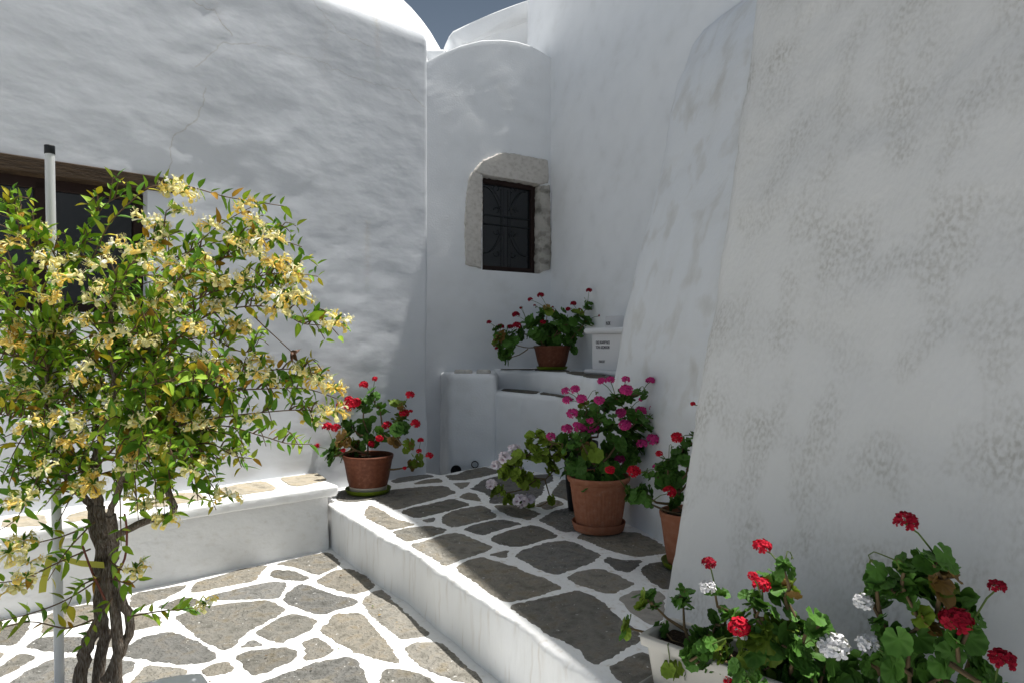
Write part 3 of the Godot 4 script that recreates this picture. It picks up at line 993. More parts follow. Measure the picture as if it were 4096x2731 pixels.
func church() -> void:
	var t := thing("church", "tall whitewashed church wall with leaning buttresses on the shaded right side", "church", V(1.2, 0, 5.5))
	var d := Vector2(.35, -.937).normalized()   # along the side wall, towards the camera
	var inn := Vector2(.937, .35).normalized()
	var c0 := Vector2(.168, 8.86)
	var a := mass("side_wall", t, PackedVector2Array([c0, c0 + d * 12.0, c0 + d * 12.0 + inn * 5.0, c0 + inn * 5.0]), .12, [[0, -.05], [.0, 5.9], [.06, 6.1], [.2, 6.15]], .12, .02, .8, M.plaster, {"seen": Vector2(-2, 3)})
	a.position = -t.position
	# upper walls out of view, their tops shaped to throw the terrace shadow
	var c1 := Vector2(.46, 8.09) + d * .08 + inn * .02
	var top := func(p: Vector2) -> float:
		var z := p.y
		if z < 3.62: return 7.85  # unseen taller pier, keeps the near step edge in shadow
		var ks := [[3.66, 7.02], [4.0, 7.06], [4.25, 7.15], [4.5, 7.28], [4.83, 7.40], [5.05, 7.56], [5.41, 7.80], [5.9, 8.08], [6.6, 8.6], [7.2, 8.7], [9.0, 8.7]]
		for i in ks.size() - 1:
			if z < ks[i + 1][0]: return lerpf(ks[i][1], ks[i + 1][1], (z - ks[i][0]) / (ks[i + 1][0] - ks[i][0]))
		return 8.7
	var u := mass("unseen_upper_wall", t, PackedVector2Array([c1, c1 + d * 5.0, c1 + d * 5.0 + inn * 4.6, c1 + inn * 4.6]), .05, [[0, 5.8], [.0, 8.4], [.1, 8.5]], .15, .0, .8, M.plaster, {"seen": Vector2(-2, 3), "top": top, "from": 6.0})
	u.position = -t.position
	var c2 := c1 + d * 5.50  # second unseen wall; the gap before it lets sun reach the planter
	var u2 := mass("unseen_upper_wall", t, PackedVector2Array([c2, c2 + d * 5.0, c2 + d * 5.0 + inn * 4.6, c2 + inn * 4.6]), .05, [[0, 5.8], [.0, 7.0], [.1, 7.1]], .25, .0, .8, M.plaster, {"seen": Vector2(-2, 3)})
	u2.position = -t.position
	# far buttress
	var p0 := Vector2(.585, 5.22); var d2 := Vector2(.30, -.954).normalized(); var n2 := Vector2(.937, .35).normalized()
	var fb := mass("buttress", t, PackedVector2Array([p0, p0 + d2 * 3.3, p0 + d2 * 3.3 + n2 * 2.2, p0 + n2 * 2.2]), .28, [[0, .25], [.02, .5], [.10, 1.0], [.13, 1.26], [.205, 1.7], [.32, 2.18], [.515, 2.875], [.60, 3.34], [.635, 3.48], [.66, 3.56], [.71, 3.66], [.79, 3.86], [.86, 3.95], [.98, 4.02], [1.1, 4.05]], .06, .022, 1.2, M.weathered_plaster, {"seen": Vector2(-1.5, 4), "lean": n2})
	fb.position = -t.position
	# near buttress
	var q0 := Vector2(.635, 3.04); var d3 := Vector2(.5, -.866); var n3 := Vector2(.866, .5)
	var nb := mass("buttress", t, PackedVector2Array([q0, q0 + d3 * 4.4, q0 + d3 * 4.4 + n3 * 2.6, q0 + n3 * 2.6]), .11, [[0, .25], [.0, .33], [.062, .6], [.137, .97], [.20, 1.32], [.29, 1.74], [.372, 2.187], [.44, 2.54], [.51, 2.96], [.54, 3.2], [.585, 3.4], [.66, 3.52], [.78, 3.59], [.9, 3.61], [1.1, 3.62]], .05, .012, 1.2, M.stained_plaster, {"seen": Vector2(-1.5, 2), "lean": n3})
	nb.position = -t.position
	# gable behind, with a proud rim that follows its raking top
	var g0 := Vector2(-.80, 9.0); var gd := Vector2(.83, .25).normalized(); var gn := Vector2(-gd.y, gd.x)
	var rake := func(p: Vector2) -> float:
		var s := (p - g0).dot(gd)
		return 5.52 + .62 * s - .08 * s * s
	var gw := mass("gable_wall", t, PackedVector2Array([g0 + gd * .06, g0 + gd * 2.6, g0 + gd * 2.6 + gn * 1.4, g0 + gn * 1.4]), .05, [[0, 0], [.0, 4.9], [.02, 5.0]], .1, .01, .8, M.plaster, {"top": rake, "from": 4.0})
	gw.position = -t.position
	var band := PackedVector2Array()
	for i in 14: band.append(Vector2(-.04 + i * .2, 5.62 + .62 * (-.04 + i * .2) - .08 * pow(-.04 + i * .2, 2.0)))
	for i in 14:
		var x := 2.56 - i * .2
		band.append(Vector2(x + .05, 5.36 + .62 * x - .08 * x * x))
	var gr := obj("gable_rim", moved(plate(band, -.35, .09, .02, .0, .1), wall_frame(g0.x, g0.y, gd.x, gd.y)).mesh(), M.plaster, t)
	gr.position = -t.position

func annex() -> void:
	var o := Vector2(-.85, 7.2); var d := Vector2(.83, .56).normalized(); var nn := Vector2(-d.y, d.x)
	var t := thing("chapel_room", "small white vaulted room with a barred window between house and church", "chapel", V(o.x, 0, o.y))
	var top := func(p: Vector2) -> float:
		var s := (p - o).dot(d)
		var ks := [[-1.0, 3.7], [-.5, 4.15], [-.1, 4.46], [.12, 4.62], [.36, 4.76], [.62, 4.88], [.87, 4.95], [1.1, 4.985], [1.25, 4.985], [1.42, 4.96], [1.6, 4.91], [1.9, 4.78]]
		for i in ks.size() - 1:
			if s < ks[i + 1][0]: return lerpf(ks[i][1], ks[i + 1][1], (s - ks[i][0]) / (ks[i + 1][0] - ks[i][0]))
		return 4.78
	var w := mass("wall", t, PackedVector2Array([o - d * 1.0, o + d * 1.9, o + d * 1.9 + nn * 2.2, o - d * 1.0 + nn * 2.2]), .0, [[0, -.05], [.0, 4.985], [.006, 4.997], [.03, 5.0], [.3, 5.0]], .05, .006, .8, M.plaster, {"top": top, "from": 3.9, "hole": {"at": o, "dir": d, "t0": .63, "t1": 1.42, "h0": 2.34, "h1": 3.41, "deep": .2}})
	w.position = -t.position
	var wf := wall_frame(o.x, o.y, d.x, d.y)
	wf.origin -= t.position
	obj("jamb_stone", moved(plate(flat2([40, 238, 39, 286, 41, 307, 43, 326, 45, 334, 49, 341, 56, 342, 63, 339, 63, 310, 62, 275, 62, 234, 51, 236]), -.10, .020, .012, .010, .025, 0.0, .06), wf).mesh(), M.marble_block, t)
	obj("lintel_stone", moved(plate(flat2([49, 341, 55, 349, 63, 356, 80, 365, 91, 368, 104, 369, 128, 369, 154, 369, 156, 358, 156, 341, 140, 337, 119, 338, 89, 338, 64, 338, 56, 339]), -.10, .024, .012, .010, .025, 0.0, .06), wf).mesh(), M.marble_block, t)
	obj("jamb_stone", moved(plate(flat2([140, 337, 156, 341, 157, 306, 158, 264, 157, 239, 145, 236, 143, 234, 139, 234, 140, 282]), -.10, .020, .012, .010, .025, 0.0, .06), wf).mesh(), M.mouldy_block, t)
	var win := Node3D.new()
	named(win, "window", t)
	var f := MB.new()
	for e in [[.66, 2.875, .06, 1.07], [1.385, 2.875, .07, 1.07], [1.02, 3.365, .79, .08], [1.02, 2.37, .79, .06]]:
		box(f, Vector3(e[0], e[1], -.10), Vector3(e[2], e[3], .05 + .002 * e[2]), wf, .004)
	obj("frame", f.mesh(), M.dark_frame, win)
	var g := MB.new()
	box(g, Vector3(1.02, 2.85, -.115), Vector3(.72, .95, .006), wf)
	obj("pane", g.mesh(), M.glass, win)
	# iron grille: crossing bars with scrolls
	var k := MB.new()
	var line := func(pts: Array) -> void:
		var q := PackedVector3Array()
		for p in pts: q.append(wf * Vector3(p[0], p[1], -.085))
		tube(k, q, .0045, .0045, 5)
	for x in [.965, 1.06]: (line as Callable).call([[x, 2.39], [x, 3.30]])
	for y in [2.875, 2.975]: (line as Callable).call([[.69, y], [1.36, y]])
	for sx in [-1.0, 1.0]:
		for sy in [-1.0, 1.0]:
			var cx: float = 1.0125 + sx * .0475; var cy: float = 2.925 + sy * .05
			var q := []
			for i in 9:
				var u := i / 8.0
				q.append([cx + sx * (.012 + .24 * u), cy + sy * (.08 + .25 * (1.0 - pow(1.0 - u, 2.4)))])
			(line as Callable).call(q)
			for yy in [.05, .30]:
				var s := []
				for i in 13:
					var a := i / 12.0 * 4.6
					var r := .045 - .026 * i / 12.0
					s.append([cx + sx * (.05 + r * cos(a)) + sx * .01, cy + sy * (yy + .02 + r * sin(a))])
				(line as Callable).call(s)
	obj("grille", k.mesh(), M.iron, win)
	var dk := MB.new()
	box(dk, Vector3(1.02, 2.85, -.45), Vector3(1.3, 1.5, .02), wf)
	obj("room_shade_sheet", dk.mesh(), M.dark, win)  # black sheet in place of the unlit room behind the pane

func dome() -> void:
	var t := thing("domed_chapel", "sunlit white dome with a cornice behind the house roof", "dome", V(-2.94, 0, 10))
	var b := MB.new()
	var prof := []
	for i in 25:
		var a := deg_to_rad(lerpf(-25, 90, i / 24.0))
		prof.append([2.16 * cos(a), 4.76 + 2.16 * sin(a)])
	lathe(b, prof, 64)
	obj("dome_shell", b.mesh(), M.plaster, t)
	var w := mass("roof_block", t, flat2([-560, 880, -92, 905, -80, 1060, -560, 1200]), .05, [[0, 0], [0, 5.25], [-.05, 5.27], [-.06, 5.36], [-.04, 5.40], [.05, 5.42], [1.0, 5.5]], .12, .01, 1.0, M.plaster)
	w.position = -t.position

func steps() -> void:
	var t := thing("masonry_steps", "white masonry steps and ledge below the barred window", "steps", V(0, 0, 6.8))
	var l := mass("ledge", t, flat2([-17, 740, 11, 713, 30, 678, 46, 640, 64, 545, 130, 540, 110, 860, -30, 800]), .05, [[0, 0], [.0, 1.20], [.012, 1.237], [.04, 1.25]], .05, .014, 1.6, M.plaster, {"wave": .02})
	var r := mass("tread", t, flat2([-24, 681, -14, 677, 9, 662, 43, 621, 72, 528, 120, 540, 60, 740, -10, 770]), .025, [[0, 0], [.0, 1.0], [.012, 1.035], [.04, 1.047]], .05, .014, 1.6, M.plaster, {"wave": .02})
	var k := mass("block", t, flat2([-63, 678, -16, 676, -14, 775, -79, 735]), .06, [[0, 0], [.0, 1.18], [.012, 1.212], [.035, 1.227]], .05, .010, 1.6, M.plaster)
	for m in [l, r, k]: m.position = -t.position
	# thin slabs on the ledge and on the tread
	for e in [[1.25, [-15, 742, 4, 728, 20, 724, 34, 757, 8, 745]], [1.25, [22, 716, 46, 672, 60, 690, 42, 770, 36, 757]], [1.25, [50, 655, 58, 600, 80, 590, 90, 640, 62, 686]], [1.25, [60, 592, 66, 555, 90, 560, 84, 586]],
			[1.047, [-12, 700, 8, 676, 22, 660, 30, 690, 12, 708, -8, 728]], [1.047, [25, 656, 42, 630, 52, 590, 56, 600, 45, 642, 33, 684]]]:
		var p := plate(flat2(e[1]), -.003, .006, .004, .01, .03)
		var o := obj("slab", moved(p, floor_frame(e[0])).mesh(), M.dark_schist, t)
		o.position = -t.position
	for e in [[-.555, .275, .052], [-.368, .335, .036]]:
		var b := MB.new()
		lathe(b, [[e[2] * .8, 0.0], [e[2] * .8, .03], [e[2], .03], [e[2], -.02]], 20)
		for i in b.P.size(): b.P[i] = Vector3(b.P[i].x, b.P[i].z, b.P[i].y)
		var dk := b.vtx(Vector3(0, 0, .004))
		var ring := []
		for i in 20: ring.append(b.vtx(Vector3(cos(TAU * i / 20), sin(TAU * i / 20), .004 / e[2]) * e[2] * .8))
		for i in 20: b.tri(dk, ring[(i + 1) % 20], ring[i])
		var o := obj("drain_pipe", b.mesh(), M.black_plastic, t)
		o.position = V(e[0], e[1], 6.775) - t.position
	# two loose flat stones on the block
	for e in [["loose_stone", [-59, 690, -42, 689, -40, 697, -57, 699], "pale flat stone lying on the steps' block, beside the house wall"], ["loose_stone", [-36, 691, -22, 690, -21, 698, -35, 699], "pale flat stone lying on the steps' block, nearer the geranium ledge"]]:
		var ctr := V((e[1][0] + e[1][4]) * .005, 1.23, (e[1][1] + e[1][5]) * .005)
		var o := obj(e[0], moved(moved(plate(flat2(e[1]), 0, .038, .012, .012, .025), floor_frame(1.229)), Transform3D(Basis.IDENTITY, -Vector3(ctr.x, 1.229, ctr.z))).mesh(), M.marble_block)
		o.position = Vector3(ctr.x, 1.229, ctr.z)
		tag(o, e[2], "stone", "loose flat stones on the block")

func text_on(parent: Node3D, s: String, size: float, at: Vector3, b: Basis) -> void:
	var tm := TextMesh.new()
	var f := SystemFont.new()
	f.font_names = PackedStringArray(["Droid Sans"])
	f.font_weight = 700
	tm.font = f
	tm.text = s
	tm.font_size = 48
	tm.pixel_size = size / 34.0
	tm.depth = .0015
	tm.horizontal_alignment = HORIZONTAL_ALIGNMENT_LEFT
	var o := obj("lettering", tm, M.ink, parent)
	o.transform = Transform3D(b.scaled_local(Vector3(.8, 1, 1)), at)

func ossuaries() -> void:
	var d := Vector2(.5, -.866).normalized()
	var x := Vector3(d.x, 0, -d.y); var z := Vector3(-x.z, 0, x.x)   # along the front, and out of it
	z = x.cross(Vector3.UP)
	var bs := Basis(x, Vector3.UP, z)
	var t := thing("ossuary_box", "white marble ossuary box with moulded lid and lettering on the ledge", "ossuary", V(.735, 1.256, 6.25))
	t.basis = bs
	var b := MB.new(); box(b, Vector3(.26, .20, -.15), Vector3(.52, .32, .30), Transform3D.IDENTITY, .004)
	obj("body", b.mesh(), M.marble, t)
	var p := MB.new(); box(p, Vector3(.245, .021, -.145), Vector3(.62, .040, .40), Transform3D.IDENTITY, .014)
	obj("plinth", p.mesh(), M.marble, t)
	var l := MB.new(); box(l, Vector3(.245, .388, -.145), Vector3(.63, .054, .40), Transform3D.IDENTITY, .018)
	obj("lid", l.mesh(), M.marble, t)
	text_on(t, "ΕΔΩ ΚΑΘΕΥΔΕΙ", .026, Vector3(.055, .285, .001), Basis.IDENTITY)
	text_on(t, "ΤΟN ΑΙΩNΙΟN", .026, Vector3(.055, .242, .001), Basis.IDENTITY)
	text_on(t, "ΕΚΛΕΚΤ", .022, Vector3(.10, .115, .001), Basis.IDENTITY)
	var t2 := thing("ossuary_box", "smaller white marble ossuary standing behind the lettered one, only its top showing", "ossuary", V(.915, 1.256, 6.72))
	t2.basis = bs
	var b2 := MB.new(); box(b2, Vector3(.15, .27, -.06), Vector3(.30, .54, .12), Transform3D.IDENTITY, .006)
	obj("body", b2.mesh(), M.marble, t2)
	text_on(t2, "NΙΚ", .034, Vector3(.018, .468, .001), Basis.IDENTITY)

func pots_and_plants() -> void:
	var a := thing("potted_geranium", "red geranium in a brown pot beside the end of the bench", "potted plant", V(-1.17, .336, 5.55), "potted geraniums")
	pot(a, .205, .30, M.brown_pot)
	var res := MB.new(); lathe(res, [[.1475, .018], [.153, .05], [.150, .055]], 40); obj("lime_stain", res.mesh(), M.lime_residue, a)
	saucer("green plastic saucer under the red geranium by the bench", V(-1.17, .328, 5.55), .185, .035, M.green_plastic)
	geranium(a, V(-1.17, .58, 5.55), [-114, 111, 558, 51, 0, -122, 101, 562, 55, 0, -109, 100, 563, 49, 0, -96, 105, 567, 56, 1, -90, 101, 562, 37, 2, -94, 89, 567, 62, 1, -90, 84, 542, 59, 0, -95, 76, 554, 48, 2, -122, 85, 567, 68, 0, -131, 85, 559, 61, 0, -131, 70, 566, 62, 2, -135, 78, 544, 59, 2, -144, 69, 554, 54, 1, -146, 62, 548, 54, 0, -117, 75, 556, 61, 0, -106, 80, 557, 46, 0, -83, 73, 541, 45, 2, -76, 60, 547, 43, 1, -80, 55, 549, 36, 2, -129, 64, 567, 43, 0, -135, 88, 562, 43, 0, -87, 86, 545, 42, 0, -144, 62, 563, 43, 0], [-117, 121, 539, 33, 0, -111, 125, 552, 22, 0, -129, 109, 539, 33, 0, -134, 105, 535, 35, 0, -133, 102, 559, 43, 0, -124, 107, 541, 39, 0, -81, 113, 541, 32, 0, -89, 96, 563, 37, 0, -83, 98, 559, 16, 0, -77, 90, 543, 36, 0, -103, 86, 562, 39, 0, -107, 77, 550, 29, 0, -114, 72, 554, 28, 0, -134, 69, 541, 18, 0, -152, 85, 561, 39, 0, -143, 85, 554, 36, 0, -161, 69, 562, 27, 0, -75, 74, 560, 24, 0, -74, 68, 543, 21, 0, -66, 64, 545, 29, 0, -85, 55, 540, 15, 0], "zonal", ["red"], 1, 7, .012)
	var b := thing("potted_geranium", "red geranium in a brown pot on the high ledge under the barred window", "potted plant", V(.42, 1.268, 7.15), "potted geraniums")
	pot(b, .195, .238, M.brown_pot)
	saucer("green plastic saucer on the high ledge under the window", V(.42, 1.258, 7.15), .165, .03, M.green_plastic)
	geranium(b, V(.42, 1.47, 7.15), [-12, 165, 704, 59, 0, -13, 156, 702, 66, 2, -4, 161, 709, 66, 0, 4, 161, 718, 67, 0, -1, 153, 700, 75, 0, -9, 150, 720, 67, 0, -10, 140, 710, 60, 0, -4, 138, 709, 50, 0, 11, 165, 725, 68, 0, 16, 175, 714, 67, 0, 19, 168, 709, 76, 0, 29, 171, 714, 77, 0, 33, 185, 721, 61, 0, 37, 188, 702, 49, 2, 30, 179, 729, 68, 0, 26, 163, 701, 75, 0, 36, 165, 722, 78, 0, 47, 168, 725, 78, 0, 50, 171, 701, 75, 0, 50, 184, 724, 61, 0, 54, 175, 711, 66, 0, 63, 172, 717, 77, 0, 63, 178, 700, 65, 0, 68, 183, 701, 57, 1, 77, 176, 705, 66, 0, 83, 197, 729, 56, 1, 78, 191, 706, 46, 0, 85, 183, 723, 51, 0, 78, 170, 728, 68, 0, 86, 173, 728, 61, 0, 59, 156, 710, 66, 0, 66, 163, 711, 66, 0, 43, 158, 716, 77, 0, 33, 156, 723, 78, 0, 62, 148, 703, 46, 0], [-24, 175, 716, 25, 0, -12, 170, 718, 37, 0, -2, 170, 720, 30, 0, 5, 171, 695, 41, 0, 4, 183, 722, 37, 0, 9, 189, 697, 15, 0, 19, 198, 704, 25, 0, 30, 203, 712, 33, 0, 24, 193, 722, 13, 0, 32, 175, 704, 28, 0, 43, 191, 722, 13, 0, 64, 194, 710, 30, 0, 58, 188, 703, 25, 0, 70, 188, 704, 12, 0, 79, 207, 699, 29, 0, 90, 181, 696, 18, 0, -16, 148, 698, 16, 0, 24, 173, 715, 17, 0, 39, 171, 724, 14, 0, -20, 170, 699, 13, 9, 9, 190, 695, 13, 9, 24, 192, 724, 14, 9], "zonal", ["dark_red"], 2, 6, .009)
	var c := thing("potted_geranium", "bushy magenta geranium in a large fluted terracotta pot in the middle of the terrace", "potted plant", V(.565, .34, 4.45), "potted geraniums")
	pot(c, .205, .34, M.terracotta, .005)
	saucer("terracotta saucer under the large fluted pot", V(.565, .328, 4.45), .175, .055, M.terracotta)
	geranium(c, V(.565, .64, 4.45), [68, 118, 446, 53, 0, 78, 120, 442, 50, 0, 83, 122, 437, 31, 0, 61, 111, 448, 38, 0, 52, 112, 455, 48, 0, 47, 114, 444, 28, 2, 47, 107, 442, 43, 0, 62, 106, 431, 36, 0, 78, 108, 458, 51, 0, 79, 107, 430, 54, 0, 87, 103, 445, 44, 0, 71, 114, 456, 51, 0, 55, 106, 433, 36, 0, 83, 97, 452, 57, 0, 81, 91, 459, 58, 0, 52, 92, 449, 50, 0, 71, 90, 454, 57, 0, 43, 94, 432, 36, 0, 50, 87, 443, 37, 2, 49, 83, 434, 64, 1, 65, 85, 456, 51, 0, 67, 89, 438, 49, 0, 41, 90, 444, 37, 0, 34, 88, 461, 39, 0, 37, 84, 456, 32, 0, 75, 82, 460, 58, 0, 78, 82, 444, 56, 0, 38, 77, 445, 44, 0, 35, 70, 452, 38, 0, 42, 75, 444, 44, 0, 46, 71, 438, 49, 0, 52, 68, 442, 43, 0, 49, 64, 434, 43, 0, 56, 75, 441, 49, 0, 65, 74, 461, 58, 0, 62, 65, 460, 58, 0, 67, 66, 449, 50, 0, 69, 73, 445, 50, 0, 75, 78, 440, 49, 0, 60, 64, 432, 48, 0, 71, 66, 438, 43, 0, 58, 97, 454, 45, 0, 66, 96, 457, 51, 0, 72, 98, 441, 49, 0, 47, 98, 454, 48, 0, 44, 83, 454, 41, 0, 84, 87, 451, 44, 0, 78, 98, 450, 50, 0, 39, 92, 453, 35, 0, 72, 120, 441, 43, 0, 64, 114, 452, 47, 0, 55, 110, 438, 40, 0, 53, 101, 445, 37, 0], [59, 129, 448, 27, 0, 64, 130, 445, 27, 0, 72, 131, 432, 25, 0, 92, 129, 453, 29, 0, 35, 123, 444, 26, 0, 41, 124, 442, 30, 0, 71, 125, 423, 38, 0, 45, 118, 441, 33, 0, 55, 118, 431, 31, 0, 36, 117, 444, 30, 0, 39, 109, 438, 34, 0, 54, 108, 449, 31, 0, 53, 105, 444, 46, 0, 52, 98, 449, 49, 0, 41, 102, 434, 23, 0, 44, 99, 444, 37, 0, 36, 98, 447, 34, 0, 72, 108, 450, 35, 0, 72, 102, 434, 38, 0, 85, 109, 450, 37, 0, 94, 111, 451, 29, 0, 96, 110, 445, 17, 0, 26, 92, 454, 29, 0, 72, 76, 454, 38, 0, 84, 89, 440, 33, 0, 91, 92, 440, 39, 0, 91, 76, 428, 27, 0, 85, 117, 450, 15, 0, 87, 124, 453, 12, 9, 53, 123, 438, 15, 9], "zonal", ["magenta"], 3, 6, .012)
	var d := thing("potted_pelargonium", "sprawling pelargonium with pale pink flowers and lime leaves in a black pot", "potted plant", V(.50, .326, 4.98))
	pot(d, .13, .50, M.black_plastic)
	geranium(d, V(.47, .80, 4.96), [13, 86, 492, 34, 0, 14, 80, 498, 35, 0, 21, 88, 497, 38, 0, 23, 85, 489, 34, 0, 28, 77, 505, 35, 0, 20, 74, 483, 41, 0, 26, 71, 493, 41, 0, 16, 78, 490, 27, 0, 11, 72, 493, 35, 0, 3, 73, 486, 41, 0, -1, 67, 503, 42, 0, -4, 64, 492, 41, 0, -6, 61, 484, 34, 0, -7, 60, 498, 31, 0, 1, 62, 485, 34, 0, 6, 58, 496, 42, 0, 6, 55, 491, 34, 0, 11, 57, 497, 35, 0, 10, 49, 506, 28, 0, 18, 52, 503, 28, 0, 29, 64, 493, 38, 0, 31, 61, 503, 28, 0, 33, 78, 498, 42, 0, 34, 74, 492, 34, 0, 35, 82, 486, 34, 0, -12, 46, 497, 38, 0, -9, 47, 497, 28, 0, -2, 38, 506, 35, 0, 12, 35, 506, 32, 0, 28, 40, 498, 26, 0, -6, 46, 491, 17, 0], [2, 76, 498, 35, 0, -5, 74, 477, 35, 0, -11, 68, 480, 27, 0, 4, 63, 491, 22, 0, -15, 52, 492, 31, 0, 6, 43, 480, 39, 0, 12, 41, 492, 36, 0], "lime", ["pale_pink"], 4, 9, .009)
	var e := thing("potted_geranium", "red geranium in a plain terracotta pot half hidden behind the near buttress", "potted plant", V(.955, .34, 3.72), "potted geraniums")
	pot(e, .15, .29, M.terracotta)
	saucer("green plastic saucer half hidden behind the near buttress", V(.955, .328, 3.72), .14, .03, M.green_plastic)
	geranium(e, V(.955, .60, 3.72), [70, 72, 378, 56, 0, 66, 70, 379, 37, 0, 74, 71, 379, 42, 0, 85, 89, 370, 49, 0, 84, 85, 379, 32, 0, 93, 95, 376, 42, 0, 94, 93, 378, 37, 0, 87, 80, 374, 50, 0, 84, 77, 377, 42, 0, 91, 74, 379, 32, 0, 92, 69, 377, 32, 0, 90, 65, 379, 32, 0, 74, 68, 367, 18, 0, 91, 80, 370, 26, 0, 78, 82, 374, 24, 0, 75, 82, 377, 24, 0, 96, 89, 371, 42, 0, 99, 80, 378, 42, 0, 98, 99, 377, 37, 0, 104, 117, 368, 31, 0, 106, 109, 375, 31, 0, 101, 104, 371, 31, 0], [52, 87, 362, 24, 0, 65, 86, 363, 33, 0, 79, 95, 366, 18, 0, 88, 104, 364, 30, 0, 84, 75, 364, 33, 0, 96, 122, 362, 13, 0, 85, 99, 368, 12, 9], "zonal", ["red"], 5, 7, .010)

func planter() -> void:
	var p0 := V(.447, .335, 2.37)
	var t := thing("planter_box", "long cream plastic planter trough with a rolled rim, below the near buttress", "planter", p0)
	var ux := Vector3(.716, 0, .70).normalized(); var uz := Vector3(-ux.z, 0, ux.x) * -1.0
	uz = Vector3(.70, 0, -.716).normalized()
	var L := 1.05; var W := .20; var H := .20
	var shell := MB.new()
	var ring := func(y: float, ins: float) -> Array:
		var out := []
		var cs := [[ins, ins], [L - ins, ins], [L - ins, W - ins], [ins, W - ins]]
		for i in 4:
			var c: Array = cs[i]
			var nx: Array = cs[(i + 1) % 4]; var pv: Array = cs[(i + 3) % 4]
			var a := Vector2(c[0], c[1])
			var s := a.move_toward(Vector2(pv[0], pv[1]), .025); var e := a.move_toward(Vector2(nx[0], nx[1]), .025)
			for k in 5:
				var q := s.lerp(a, k / 4.0).lerp(a.lerp(e, k / 4.0), k / 4.0)
				out.append(shell.vtx(ux * q.x + uz * q.y + Vector3(0, y, 0)))
		return out
	var rows := []
	for e in [[0.0, .03], [H - .035, .010], [H - .034, -.006], [H - .006, -.008], [H, -.004], [H, .010], [H - .006, .014], [H - .05, .02]]:
		rows.append((ring as Callable).call(e[0], e[1]))
	for j in rows.size() - 1:
		for k in 20:
			var q := (k + 1) % 20
			shell.quad(rows[j][k], rows[j + 1][k], rows[j + 1][q], rows[j][q])
	obj("trough", shell.mesh(), M.cream_plastic, t)
	var so := MB.new()
	for i in 22:
		for j in 6:
			so.vtx(ux * lerpf(.02, L - .02, i / 21.0) + uz * lerpf(.02, W - .02, j / 5.0) + Vector3(0, H - .035 + nz.get_noise_2d(i * 40.0, j * 40.0) * .012, 0))
	for i in 21:
		for j in 5:
			so.quad(i * 6 + j, i * 6 + j + 1, i * 6 + j + 7, i * 6 + j + 6)
	obj("soil", so.mesh(), M.soil, t)
	var tr := MB.new()
	var bs := Transform3D(Basis(ux, Vector3.UP, ux.cross(Vector3.UP)), ux * (L * .5) + uz * (W * .5) + Vector3(0, -.006, 0))
	box(tr, Vector3(0, -.002, 0), Vector3(L + .0, .006, W + .06), bs, .002)
	for e in [[0, .5], [0, -.5]]: box(tr, Vector3(0, .016, e[1] * (W + .07)), Vector3(L + .02, .03, .006), bs, .002)
	for e in [.5, -.5]: box(tr, Vector3(e * (L + .02), .016, 0), Vector3(.006, .03, W + .06), bs, .002)
	var tray := obj("drip_tray", tr.mesh(), M.cream_plastic)
	tray.position = p0
	tag(tray, "shallow cream drip tray under the planter trough", "tray")
	var at := func(u: float) -> Vector3: return p0 + ux * u + uz * .1 + Vector3(0, .165, 0)
	var f1 := thing("geranium", "small leaved geranium with white and dark red flowers at the far end of the planter", "geranium", (at as Callable).call(.14), "geraniums in the planter")
	geranium(f1, f1.position, [42, 53, 243, 32, 1, 48, 63, 244, 39, 1, 50, 62, 242, 26, 0, 58, 68, 232, 31, 0, 59, 71, 231, 24, 0, 60, 63, 239, 25, 0, 67, 74, 225, 30, 0, 69, 59, 231, 30, 0, 54, 52, 244, 29, 0, 63, 54, 231, 37, 0, 61, 58, 216, 29, 0, 56, 46, 231, 30, 0, 53, 46, 227, 30, 1, 57, 51, 223, 29, 0, 60, 55, 218, 23, 0, 72, 65, 228, 30, 0], [64, 83, 222, 21, 0, 63, 76, 220, 24, 1, 72, 63, 213, 14, 1, 52, 53, 229, 7, 9], "zonal", ["dark_red", "white"], 11, 6, .008)
	var f2 := thing("geranium", "bright green geranium with red flowers and one big white head mid planter", "geranium", (at as Callable).call(.46), "geraniums in the planter")
	geranium(f2, f2.position, [73, 67, 222, 35, 0, 76, 73, 217, 29, 0, 78, 74, 212, 34, 0, 84, 77, 215, 40, 0, 83, 81, 217, 29, 0, 81, 87, 203, 27, 0, 85, 79, 209, 28, 2, 78, 66, 212, 39, 1, 84, 65, 218, 35, 1, 87, 65, 212, 34, 1, 77, 62, 211, 45, 1, 82, 63, 207, 44, 0, 76, 58, 211, 45, 1, 71, 52, 218, 35, 1, 85, 60, 205, 32, 0, 83, 55, 213, 45, 0, 85, 54, 208, 33, 0, 89, 54, 208, 33, 0, 79, 49, 216, 46, 0, 88, 69, 211, 33, 0, 89, 73, 197, 36, 0, 91, 64, 208, 33, 0, 86, 64, 203, 27, 0, 93, 59, 202, 43, 0, 89, 55, 202, 43, 0, 82, 49, 208, 44, 0, 94, 53, 200, 42, 0, 71, 49, 209, 33, 0, 58, 55, 220, 29, 0, 64, 51, 220, 32, 0, 66, 56, 216, 31, 1, 67, 56, 204, 32, 0, 72, 54, 203, 32, 0, 81, 49, 212, 34, 1, 89, 49, 213, 37, 0, 71, 56, 229, 30, 0], [77, 92, 210, 25, 0, 72, 85, 204, 14, 0, 78, 79, 213, 25, 0, 71, 66, 213, 31, 0, 70, 48, 217, 27, 0, 93, 67, 197, 40, 1, 83, 91, 205, 8, 9, 87, 67, 197, 12, 9], "zonal", ["red", "white"], 12, 6, .009)  # sunlit tufts get a brighter leaf colour, light put into the tint
	var f3 := thing("geranium", "tall large leaved geranium with dark red flowers leaning on the buttress at the near end", "geranium", (at as Callable).call(.82), "geraniums in the planter")
